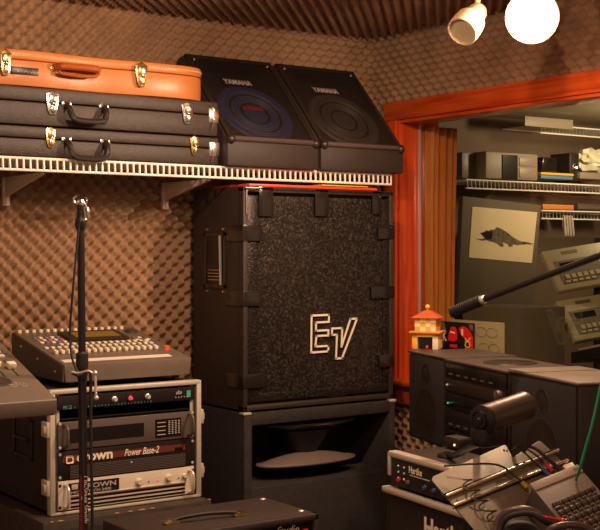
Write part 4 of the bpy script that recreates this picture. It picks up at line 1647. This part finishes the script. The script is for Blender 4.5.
t = thing('metal_tray', 'tan sheet metal stand plate with two polished rails tilted over the bass amplifier', 'equipment stand', inplane(490, 500))
mb = MB()
ol = [(431.5, 480), (433, 476), (503, 445), (506, 444.5), (513, 457), (538, 440.5), (541, 441), (553, 452), (600, 500), (600, 560), (500, 560)]
mb.prism([inplane(u, v) for u, v in ol], tn * -.006, .002)
mb.build('plate', M['tray'], t)
def railseg(u0, v0, u1, v1, wd, hh):
    a, b = inplane(u0, v0), inplane(u1, v1)
    d = (b - a).normalized()
    sd = tn.cross(d) * wd
    q = [a - sd, b - sd, b + sd, a + sd]
    mb = MB()
    mb.hexa([k + tn * .0005 for k in q] + [k * 1.0 + tn * hh for k in q], .001)
    return mb
railseg(446, 497.5, 559, 451.5, .0034, .009).build('rail', M['rail'], t)
railseg(454, 507, 568, 461.5, .0034, .009).build('rail', M['rail'], t)
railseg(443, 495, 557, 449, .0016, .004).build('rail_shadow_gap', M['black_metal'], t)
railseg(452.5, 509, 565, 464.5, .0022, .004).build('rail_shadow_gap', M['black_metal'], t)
for u, v in ((504, 450), (507, 450.5), (505, 479), (514, 476), (450, 500), (457, 500)):
    mb = MB()
    mb.lathe(inplane(u, v), tn, [(0, .003), (.0015, .0025), (.002, 0)], 10)
    mb.build('rivet', M['machine'], t)
# support foot of the tray down to the cabinet
mb = MB()
for (u, v) in ((470, 505), (530, 500)):
    p = inplane(u, v)
    mb.cyl(p - tn * .006, (p.x, p.y, 0.0), .011, seg=12)
mb.build('support_post', M['black_metal'], t)

# machine with rows of dark keys
zoff = .050
def mi(u, v, c=zoff):
    return inplane(u, v, c)
t = thing('key_controller', 'taupe desktop controller with rows of dark keys on the metal tray, bottom right corner', 'controller', inplane(570, 515))
q = [(531, 485), (578, 466), (640, 520), (588, 558)]
k0_, k1_, k2_, k3_ = [mi(u, v) for u, v in q]
# square the far corners: x along the rear edge, y towards the reader
kx = (k1_ - k0_)
KW = kx.length
kx.normalize()
ky = (k3_ - k0_)
ky = ky - kx * ky.dot(kx)
KL = .30
ky.normalize()


def kp(a, b, c=0.0):
    return k0_ + kx * (a * KW) + ky * b + tn * c


def kbox(nm, a0, a1, b0, b1, c0, c1, m, par=None, bev=0.0):
    mb = MB()
    mb.hexa([kp(a0, b0, c0), kp(a1, b0, c0), kp(a1, b1, c0), kp(a0, b1, c0), kp(a0, b0, c1), kp(a1, b0, c1), kp(a1, b1, c1), kp(a0, b1, c1)], bev)
    return mb.build(nm, m, par or t)


mb = MB()
mb.hexa([kp(-.26, .030, -zoff + .012), kp(1, .004, -zoff + .012), kp(1, KL, -zoff + .012), kp(-.26, KL, -zoff + .012), kp(0, .004, -.004), kp(1, .004, -.004), kp(1, KL, -.004), kp(0, KL, -.004)], .003)
mb.build('lower_body', M['key_dark'], t)
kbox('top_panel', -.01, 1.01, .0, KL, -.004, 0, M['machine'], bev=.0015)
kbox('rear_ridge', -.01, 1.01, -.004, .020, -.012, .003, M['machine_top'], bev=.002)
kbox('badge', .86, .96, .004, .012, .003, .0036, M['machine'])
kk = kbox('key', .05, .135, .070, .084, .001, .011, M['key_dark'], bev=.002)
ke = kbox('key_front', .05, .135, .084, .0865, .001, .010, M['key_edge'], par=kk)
for r_ in range(7):
    for c__ in range(8):
        if r_ == 0 and c__ == 0:
            continue
        a0 = .02 + c__ * .118 + (.03 if r_ % 2 else 0)
        if a0 > .92:
            continue
        b0 = .070 + r_ * .026
        kbox('key', a0, a0 + .085, b0, b0 + .014, .001, .010, M['key_dark'], bev=.002)
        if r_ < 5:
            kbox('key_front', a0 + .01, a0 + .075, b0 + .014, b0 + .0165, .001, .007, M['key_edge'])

# plugs and cables entering the machine's rear edge
def cable(label, uvs, c, r, m='rubber', nm='audio_cable', plug=None, pr=.006):
    pts = [mi(u, v, cc) for (u, v), cc in zip(uvs, c)]
    t = thing(nm, label, 'cable', pts[-1])
    mb = MB()
    mb.tube(curve_pts(pts), r, 8)
    mb.build('cord', M[m], t)
    if plug:
        a, b = mi(*plug[0]), mi(*plug[1])
        mb = MB()
        mb.cyl(a, b, pr * .8, pr, 14)
        mb.build('plug', M[plug[2]], t)
        mb = MB()
        mb.cyl(a - (b - a) * .25, a, pr * .5, pr * .8, 12)
        mb.build('strain_relief', M['rubber'], t)
    return t


cable('black cable with yellow-ringed plug at the left of the key controller', [(444, 466), (470, 464), (492, 464), (503, 467), (512, 474), (520, 480)], [.02, .03, .03, .03, .025, .02], .0026,
      plug=((522, 482, .018), (527, 487, .012), 'plug_yellow'), pr=.0065)
cable('black cable with a blue plug behind the key controller', [(512, 450), (519, 449), (526, 454), (533, 461), (540, 467)], [.005, .03, .04, .035, .025], .0026,
      plug=((539, 465, .025), (549, 475, .015), 'plug_blue'), pr=.0055)
cable('black cable with a red plug behind the key controller', [(514, 448), (522, 447), (530, 451), (538, 457), (544, 463)], [.005, .04, .05, .045, .03], .0024,
      plug=((543, 462, .028), (552, 471, .018), 'plug_red'), pr=.0055)
cable('thick black cable with black plug arching over the right of the tray', [(524, 452), (527, 447), (536, 449), (548, 459), (556, 466)], [.015, .04, .055, .045, .03], .0042,
      plug=((555, 465, .03), (562, 472, .02), 'rubber'), pr=.007)
mb = MB()
q = [mi(562, 466, .0), mi(572, 463, .0), mi(575, 467, .0), mi(566, 470, .0)]
mb.hexa([k - tn * .03 for k in q] + [k + tn * .004 for k in q], .001)
solo(mb, 'white_connector', M['logo'], q[0] - tn * .03, 'small white connector block at the rear right of the key controller', 'connector')
# coiled cord on the tray
mb = MB()
ctr = []
N_ = 130
for i in range(N_ + 1):
    q_ = i / N_
    u = 463 + (500 - 463) * q_ + 6.5 * math.sin(q_ * 2 * PI * 4.5)
    v = 478 + (525 - 478) * q_ - 3.5 * math.sin(q_ * 2 * PI * 4.5 + 1.2) + 5 * math.cos(q_ * 2 * PI * 4.5)
    ctr.append(inplane(u, v, .024 + .010 * math.cos(q_ * 2 * PI * 4.5)))
mb.tube(ctr, .0019, 6)
solo(mb, 'coiled_cord', M['rubber'], ctr[-1], 'black coiled cord lying across the rails of the metal tray', 'cord')

# headphones at the bottom edge
t = thing('headphones', 'padded black headphones with pinkish-edged band lying at the bottom edge on the tray', 'headphones', inplane(530, 530))
pts = [inplane(u, v, c + .035) for u, v, c in ((495, 545, .02), (497, 525, .04), (504, 514, .06), (517, 509.5, .075), (530, 510, .08), (540, 516, .075), (552, 524, .05), (560, 535, .03))]
mb = MB()
mb.tube(curve_pts(pts[:6]), .0085, 12)
mb.build('headband', M['pink_leather'], t)
pts2 = [p + tn * .0 - tyv * -.012 for p in pts]
mb = MB()
mb.tube(curve_pts(pts2), .0075, 10)
mb.build('band_padding', M['rubber'], t)
mb = MB()
p = inplane(563, 521, .095)
mb.sphere(p, .007, seg=12)
mb.tube([pts[5], p], .0035, 8)
mb.build('red_pivot', M['plug_red'], t)
pe = [inplane(u, v, c + .055) for u, v, c in ((545, 540, .03), (550, 530, .05), (560, 526, .06), (575, 525, .06), (588, 529, .05), (594, 540, .03))]
mb = MB()
mb.tube(curve_pts(pe), .0085, 12)
mb.build('ear_pad', M['pink_leather'], t)
pe = [inplane(u, v, c + .03) for u, v, c in ((492, 560, .01), (505, 532, .03), (520, 526, .035), (535, 532, .03), (545, 560, .01))]
mb = MB()
mb.tube(curve_pts(pe), .013, 12)
mb.build('ear_pad', M['rubber'], t)

# ------------------------------------------------------------------ cylindrical desk lamp
a, b = at(482, 420, 2.90), at(523, 406, 3.02)
t = thing('desk_lamp', 'dark bronze cylindrical lamp head with ringed end, in front of the stereo', 'lamp', (a.x + .02, a.y + .02, .80))
ax = (b - a)
L_ = ax.length
rr = .0345
mb = MB()
mb.lathe(a, ax, [(.006, rr - .003), (.008, rr), (L_ - .004, rr), (L_, rr + .0015), (L_ + .008, rr + .001), (L_ + .008, rr - .004), (L_, rr - .006), (L_, 0)], 36)
mb.build('lamp_head', M['lamp_metal'], t)
mb = MB()
mb.lathe(a, ax, [(-.0175, 0), (-.0175, .007), (-.015, .009)], 24)
mb.lathe(a, ax, [(-.0068, .0235), (-.009, .0225), (-.0068, .0205)], 24)
mb.build('end_rings', M['black_metal'], t)
mb = MB()
mb.lathe(a, ax, [(-.016, 0), (-.016, .010), (-.012, .011), (-.012, .018), (-.006, .020), (-.006, .027), (.0, rr + .002), (.007, rr + .002), (.008, rr - .002)], 36)
mb.build('end_cap', M['black_metal'], t)
mid = a.lerp(b, .15)
mb = MB()
mb.box(mid.x - .035, mid.x + .035, mid.y - .02, mid.y + .03, mid.z - rr - .035, mid.z - rr + .012, .008)
mb.build('bracket', M['black_metal'], t)
ft = on_z(447, 456, .921)
mb = MB()
mb.tube(curve_pts([mid - Vector((0, 0, rr + .02)), mid.lerp(ft, .35) + Vector((0, 0, -.035)), mid.lerp(ft, .75) + Vector((0, 0, -.02)), ft + Vector((0, 0, .006))]), .009, 10)
mb.build('arm', M['black_metal'], t)
mb = MB()
mb.lathe(ft, (0, 0, 1), [(0, 0), (0, .028), (.006, .026), (.010, .012)], 24)
mb.build('foot', M['black_metal'], t)

# ------------------------------------------------------------------ boom arm with a grip, and a green cable at the right edge
a, b, c = at(438, 318, 3.45), at(481, 300.5, 3.38), at(672, 228, 2.96)
t = thing('microphone_boom', 'dark microphone boom arm with ribbed grip slanting in front of the window', 'boom arm', (c.x, c.y, 0))
d = (b - a)
mb = MB()
mb.tube([b, c], .0095, 12)
mb.build('boom_tube', M['black_metal'], t)
prof = [(0, .004), (.002, .012)]
n_ = 14
Ld = d.length
a2 = a.lerp(b, .30)
Ld = (b - a2).length
for i in range(n_):
    prof += [(Ld * (i + .2) / n_, .0155), (Ld * (i + .8) / n_, .0165), (Ld * (i + .95) / n_, .0135)]
prof += [(Ld, .011), (Ld + .004, 0)]
mb = MB()
mb.lathe(a2, d, prof, 20)
mb.build('foam_grip', M['rubber'], t)
mb = MB()
mb.lathe(b, d, [(-.004, .011), (.0, .0125), (.012, .0125), (.016, .010)], 20)
mb.build('collar', M['silver_strip'], t)
mb = MB()
mb.cyl(c + Vector((0, 0, .03)), (c.x, c.y, .02), .012, seg=16)
mb.build('pole', M['black_metal'], t)
mb = MB()
mb.lathe((c.x, c.y, 0), (0, 0, 1), [(0, 0), (0, .13), (.012, .13), (.03, .03), (.04, .012)], 28)
mb.build('round_base', M['black_metal'], t)
pts = [at(603, 375, 2.85), at(598, 398, 2.85), at(592, 425, 2.85), at(585, 450, 2.86), at(580, 468, 2.87), at(576, 480, 2.9)]
mb = MB()
mb.tube(curve_pts(pts), .0036, 8)
solo(mb, 'audio_cable', M['green_cable'], pts[-1], 'green cable hanging down at the right edge beside the stereo', 'cable')

# ------------------------------------------------------------------ track spots on the ceiling
def spot_lamp(label, face_c, aim, rad, ln, lit, stem_top):
    aim = Vector(aim).normalized()
    t = thing('spotlight', label, 'lamp', face_c - aim * ln)
    mb = MB()
    mb.lathe(face_c, -aim, [(0, rad), (-.001, rad - .004), (.015, rad - .006), (ln * .35, rad - .006)], 32)
    mb.lathe(face_c, -aim, [(0, rad), (ln * .30, rad), (ln * .5, rad * .95), (ln * .55, rad * .70), (ln * .9, rad * .62), (ln, rad * .5), (ln, 0)], 32)
    mb.build('lamp_housing', M['lamp_body'], t)
    mb = MB()
    if lit:
        mb.lathe(face_c, -aim, [(-.018, 0), (-.016, rad * .4), (-.008, rad * .8), (.004, rad - .006)], 32)
        mb.build('bulb', M['hot'], t)
    else:
        mb.lathe(face_c, -aim, [(.012, 0), (.012, rad - .006)], 32)
        mb.build('bulb', M['lamp_body'], t)
    mb = MB()
    mb.tube(curve_pts([face_c - aim * ln * .8, face_c - aim * ln * 1.0 + Vector((0, 0, .05)), Vector(stem_top) + Vector((0, 0, -.03)), stem_top]), .009, 10)
    mb.lathe(stem_top, (0, 0, 1), [(-.014, .012), (-.012, .032), (.0, .034)], 24)
    mb.build('ceiling_mount', M['lamp_body'], t)
    return t


c1_ = at(462, 32, 3.75)
aim1 = at(453, 44, 3.68) - at(470, 22, 3.75)
spot_lamp('beige spotlight turned away to the lower left, beside the glaring lamp on the ceiling', c1_, aim1, .050, .13, False, Vector((c1_.x + .09, c1_.y - .02, ZC - .01)))
c2_ = at(532, 17, 3.70)
spot_lamp('lit glaring spotlight on the ceiling above the window frame', c2_, CAM + Vector((.25, .6, -.2)) - c2_, .082, .13, True, Vector((c2_.x + .05, c2_.y + .08, ZC - .01)))
area('spotlight_beam', c2_ + (CAM - c2_).normalized() * .03 + Vector((-.06, 0, -.02)), (1.7, 3.2, 1.45), 0.10, 15, WARM)
pl_ = bpy.data.lights.new('bulb_glow', 'POINT')
pl_.energy = 21
pl_.color = WARM
pl_.shadow_soft_size = 0.05
po_ = bpy.data.objects.new('bulb_glow', pl_)
COL.objects.link(po_)
po_.location = c2_ + (CAM - c2_).normalized() * .10 + Vector((0, 0, -.02))

# ------------------------------------------------------------------ the other side of the glass
YS = 4.30
def booth_shelf(label, x0, x1, yf, z, pitch=.026):
    t = thing('wire_shelf', label, 'shelf', ((x0 + x1) / 2, (yf + YB2) / 2, z - .045))
    mb = MB()
    for zz in (z - .003, z - .044):
        mb.tube([(x0, yf, zz), (x1, yf, zz)], .004)
    mb.tube([(x0, YB2 - .01, z - .003), (x1, YB2 - .01, z - .003)], .004)
    mb.build('front_rail', M['white_wire'], t)
    mb = MB()
    x = x0 + .01
    while x < x1:
        mb.tube([(x, YB2 - .005, z - .002), (x, yf, z - .002), (x, yf - .002, z - .044)], .0028, 5)
        x += pitch
    mb.build('wire_deck', M['white_wire'], t)
    return t


def solo_box(nm, m, x0, x1, y0, y1, z0, z1, label, cat, bev=.003, group=None):
    mb = MB()
    mb.box(x0, x1, y0, y1, z0, z1, bev)
    return solo(mb, nm, m, ((x0 + x1) / 2, (y0 + y1) / 2, z0), label, cat, group)


sA = on_y(466, 179, YS)
sB = on_y(640, 183, YS)
ZA = sA.z
booth_shelf('long pale wire shelf behind the glass holding the grey speaker box', sA.x, 5.6, YS, ZA)
p = on_y(541, 210, 4.34)
booth_shelf('short pale wire shelf behind the glass, beside the lizard print', p.x, 5.6, 4.34, p.z)
p2 = on_y(540, 124, 4.34)
booth_shelf('highest pale wire shelf behind the glass, just under the header', p2.x, 5.6, 4.34, p2.z)
pa, pb = on_y(525, 118, 4.33), on_y(560, 118, 4.33)
solo_box('shelf_plate', M['box_grey'], pa.x, pb.x + .1, 4.33, 4.34, on_y(540, 127, 4.33).z, on_y(540, 117, 4.33).z, 'pale plate hanging behind the glass at the left end of the highest shelf', 'plate')
# grey speaker / monitor box
a, b = on_y(486, 151, 4.33), on_y(538, 151, 4.33)
t = thing('monitor_box', 'pale grey box with dark front panel on the long shelf behind the glass', 'monitor', ((a.x + b.x) / 2, 4.45, ZA))
part('housing', M['box_grey'], a.x, b.x, 4.33, 4.55, ZA + .010, a.z, bev=.008, TM=Matrix.Identity(4))
m0, m1 = on_y(502, 160, 4.33).x, on_y(517, 160, 4.33).x
part('dark_panel', M['dark_window'], m0, m1, 4.325, 4.331, ZA + .012, a.z - .012, TM=Matrix.Identity(4))
m2 = on_y(519, 160, 4.33).x
part('drive_bay', M['machine_top'], m2, b.x - .012, 4.326, 4.331, a.z - .065, a.z - .02, bev=.002, TM=Matrix.Identity(4))
part('drive_bay', M['machine_top'], m2, b.x - .012, 4.326, 4.331, ZA + .02, a.z - .075, bev=.002, TM=Matrix.Identity(4))
for (u0, u1, v0, v1, y, m, nm, lab, cat) in (
        (462, 474, 152, 178, 4.40, 'machine', 'equipment_box', 'dark brownish box left of the pale grey box on the long shelf behind the glass', 'box'),
        (543, 557, 157, 171, 4.38, 'dark_window', 'equipment_box', 'black box between the pale grey box and the crumpled paper behind the glass', 'box'),
        (541, 574, 172, 174.5, 4.34, 'yellow', 'book', 'flat yellow book on top of the blue one behind the glass', 'book'),
        (541, 573, 175, 178.5, 4.33, 'blue', 'book', 'flat blue book lying on the long shelf behind the glass', 'book'),
        (580, 615, 172, 178.5, 4.34, 'box_grey', 'equipment_box', 'flat pale box under the crumpled paper behind the glass', 'box')):
    a, b = on_y(u0, v0, y), on_y(u1, v0, y)
    z0_, z1_ = on_y(u0, v1, y).z, a.z
    solo_box(nm, M[m], a.x, b.x, y, y + .16, z0_, z1_, lab, cat)
a = on_y(567, 157, 4.38)
t = thing('small_camera', 'small black camera-like device with square front beside the crumpled paper behind the glass', 'camera', (a.x + .04, 4.42, ZA))
b = on_y(575, 157, 4.38)
part('housing', M['black_plastic'], a.x, b.x + .01, 4.36, 4.50, ZA + .02, a.z + .02, bev=.004, TM=Matrix.Identity(4))
mb = MB()
mb.lathe(((a.x + b.x) / 2, 4.36, (ZA + a.z) / 2 + .02), (0, -1, 0), [(0, .022), (.01, .021), (.012, .015), (.004, 0)], 20)
mb.build('lens', M['chrome'], t)
part('mount_foot', M['black_plastic'], a.x + .01, b.x, 4.38, 4.48, ZA + .001, ZA + .02, TM=Matrix.Identity(4))
# crumpled paper
mb = MB()
bm_ = bmesh.new()
bmesh.ops.create_icosphere(bm_, subdivisions=3, radius=1)
c = on_y(592, 160, 4.42)
for v in bm_.verts:
    k = 1 + .28 * math.sin(v.co.x * 7 + v.co.z * 5) * math.cos(v.co.y * 6 - v.co.z * 4) + random.uniform(-.09, .09)
    v.co = Vector((c.x + v.co.x * .11 * k, c.y + v.co.y * .07 * k, c.z + v.co.z * .060 * k))
mb._merge(bm_)
solo(mb, 'crumpled_paper', M['paper_white'], (c.x, c.y, c.z - .06), 'bright crumpled white paper on the shelf behind the glass', 'paper')
# objects on / under the long shelf, small
for (u0, u1, v0, v1, m, lab) in ((516, 524, 199, 204.5, 'paper_pale', 'small olive item left of the yellow strip under the long shelf behind the glass'),
                                 (526, 547, 198, 204, 'orange_paint', 'orange-brown item under the long shelf behind the glass, above the lizard print'),
                                 (549, 600, 201, 207, 'plug_red', 'reddish flat packet under the long shelf behind the glass')):
    pass
for (u0, u1, v0, v1, y, m, nm, lab, cat) in (
        (543, 574, 204, 209.2, 4.40, 'orange_paint', 'packet', 'orange-red packet lying on the short shelf behind the glass', 'packet'),
        (578, 612, 203, 209.2, 4.40, 'machine', 'packet', 'brown packet lying on the short shelf behind the glass', 'packet'),):
    a, b = on_y(u0, v0, y), on_y(u1, v0, y)
    solo_box(nm, M[m], a.x, b.x, y, y + .15, on_y(u0, v1, y).z, a.z, lab, cat)
# adaptor hanging below the short shelf
c = on_y(568, 232, 4.335)
mb = MB()
for k in range(4):
    for j in range(2):
        mb.tube(curve_pts([(c.x - .03 + k * .018, 4.333 + j * .01, c.z + .085), (c.x - .035 + k * .02, 4.325 + j * .01, c.z + .03), (c.x - .028 + k * .02, 4.328, c.z - .02), (c.x - .02 + k * .016, 4.333, c.z + .03)]), .006, 6)
solo(mb, 'cable_bundle', M['logo_dim'], (c.x, 4.33, c.z - .02), 'small pale bundle of cable hanging on the short shelf behind the glass', 'cable')

# lizard print on its board
YP = 4.30
a, b = on_y(463, 194, YP), on_y(541, 200, YP)
bz0 = on_y(463, 305, YP).z
t = thing('lizard_print', 'pale print of a horned lizard mounted on a dark board behind the glass', 'poster', ((a.x + b.x) / 2, YP, bz0))
mb = MB()
mb.prism([on_y(463, 196, YP), on_y(541, 205, YP), on_y(534, 306, YP), on_y(458, 306, YP)], (0, .03, 0), .002)
mb.build('board', M['print_board'], t)
mb = MB()
mb.prism([on_y(u, v, YP - .001) for u, v in ((472.3, 206.6), (537, 212.3), (531.5, 263), (468.7, 257.4))], (0, -.002, 0))
mb.build('paper', M['print'], t)


def lz(a, b):      # crop coordinates of the print
    return (460 + a * 90 / 596, 190 + b * 80 / 530)


def lflat(nm, pts, dy=-.004, m='lizard'):
    mb = MB()
    mb.prism([on_y(*lz(a, b), YP + dy) for a, b in pts], (0, -.001, 0))
    return mb.build(nm, M[m], t)


lflat('lizard_body', [(133, 282), (160, 284), (172, 266), (190, 270), (205, 262), (225, 264), (245, 246), (275, 258), (305, 276), (335, 300), (365, 322), (400, 340),
                      (440, 344), (484, 356), (482, 360), (440, 358), (405, 360), (372, 362), (350, 356), (345, 374), (325, 376), (322, 362), (300, 350), (280, 348), (290, 372), (270, 376), (250, 356),
                      (225, 344), (200, 340), (175, 330), (150, 336), (105, 322), (150, 324), (165, 314), (150, 300)])
lflat('lizard_stripes', [(420, 343), (428, 344), (428, 359), (420, 359)], -.0055, 'black_metal')
lflat('lizard_legs', [(352, 340), (400, 346), (395, 364), (360, 358)], -.0055, 'lizard')
lflat('lizard_head', [(140, 285), (175, 272), (215, 275), (210, 325), (178, 328), (165, 312)], -.0055, 'black_metal')

# stand of two beige drum machines, angled
def synth(label, uv, Z0, Z1, cat='synthesizer'):
    (u0, v0), (u1, v1), (u2, v2) = uv    # far-left top, near-right top, far-left bottom
    P0, P1, P2 = at(u0, v0, Z0), at(u1, v1, Z1), at(u2, v2, Z0 - .11)
    xx = (P1 - P0).normalized()
    yy = (P2 - P0)
    yy = yy - xx * yy.dot(xx)
    HH = yy.length
    yy.normalize()
    nn = yy.cross(xx)
    if nn.dot(CAM - P0) < 0:
        nn = -nn
    W_ = .42
    t = thing('drum_machine', label, cat, P0.lerp(P1, .5))

    def q(nm, a0, a1, b0, b1, c0, c1, m, bev=0.0):
        mb = MB()
        f = lambda a, b, c: P0 + xx * (a * W_) + yy * (b * HH) + nn * c
        mb.hexa([f(a0, b0, c0), f(a1, b0, c0), f(a1, b1, c0), f(a0, b1, c0), f(a0, b0, c1), f(a1, b0, c1), f(a1, b1, c1), f(a0, b1, c1)], bev)
        return mb.build(nm, M[m], t)
    q('housing', 0, 1, 0, 1, -.035, 0, 'synth', .004)
    q('top_slot', .22, .42, .08, .16, 0, .001, 'synth_panel')
    q('panel', .08, .62, .30, .88, 0, .0015, 'synth_panel')
    q('display', .14, .40, .36, .50, .0015, .003, 'dark_window')
    for k in range(6):
        q('pad', .14 + k * .075, .19 + k * .075, .66, .76, .0015, .005, 'synth')
    for k in range(5):
        q('key', .12 + k * .08, .17 + k * .08, .80, .85, .0015, .005, 'synth')
    for k in range(8):
        q('vent_slot', .68 + k * .035, .685 + k * .035, .25, .85, 0, .0012, 'synth_panel')
    return t


synth('beige drum machine on a dark rack behind the glass, upper of two', ((541, 251.5), (600, 242), (555, 291.5)), 5.45, 5.55)
synth('beige drum machine on a dark rack behind the glass, lower of two', ((556, 301), (600, 294), (570, 342)), 5.35, 5.45)
t = thing('equipment_stand', 'dark stand behind the glass carrying the two beige drum machines', 'stand', (4.25, 3.55, 0))
p = at(622, 320, 5.75)
part('upright', M['black_metal'], p.x - .02, p.x + .02, p.y - .3, p.y - .26, 0, 1.56, bev=.003, TM=Matrix.Identity(4))
part('upright', M['black_metal'], p.x - .02, p.x + .02, p.y + .12, p.y + .16, 0, 1.56, bev=.003, TM=Matrix.Identity(4))
part('cross_arm', M['black_metal'], p.x - .02, p.x + .02, p.y - .3, p.y + .16, 1.30, 1.33, bev=.003, TM=Matrix.Identity(4))
part('foot_bar', M['black_metal'], p.x - .25, p.x + .2, p.y - .3, p.y + .16, 0, .03, bev=.003, TM=Matrix.Identity(4))
# keyboard with pale keys at the lower right behind the glass
a, b = at(581, 348, 5.2), at(610, 342, 5.0)
t = thing('keyboard', 'dark keyboard with pale keys behind the glass, below the drum machines', 'keyboard', (a.x, a.y, a.z - .06))
xx = (b - a).normalized()
yy = Vector((xx.y, -xx.x, 0)).normalized() * -1
def kq(nm, a0, a1, b0, b1, c0, c1, m, bev=0.0):
    mb = MB()
    f = lambda p_, q_, r_: a + xx * p_ + yy * q_ + Vector((0, 0, r_))
    mb.hexa([f(a0, b0, c0), f(a1, b0, c0), f(a1, b1, c0), f(a0, b1, c0), f(a0, b0, c1), f(a1, b0, c1), f(a1, b1, c1), f(a0, b1, c1)], bev)
    return mb.build(nm, M[m], t)
kq('body', -.05, .5, -.02, .22, -.06, -.012, 'black_plastic', .004)
for k in range(16):
    kq('white_key', .0 + k * .024, .022 + k * .024, -.015, .12, -.012, -.002, 'logo_dim', .001)
# low cupboard carrying the keyboard and things behind the sill

mb = MB()
a, b = on_x(462, 296, 3.62), on_x(506, 300, 3.62)
solo_box('wooden_crate', M['print_board'], 3.62, 3.90, on_x(519, 300, 3.62).y, on_x(462, 300, 3.62).y, 0.0, on_x(480, 306, 3.62).z, 'dark brown box behind the glass under the lizard print', 'box', .006)
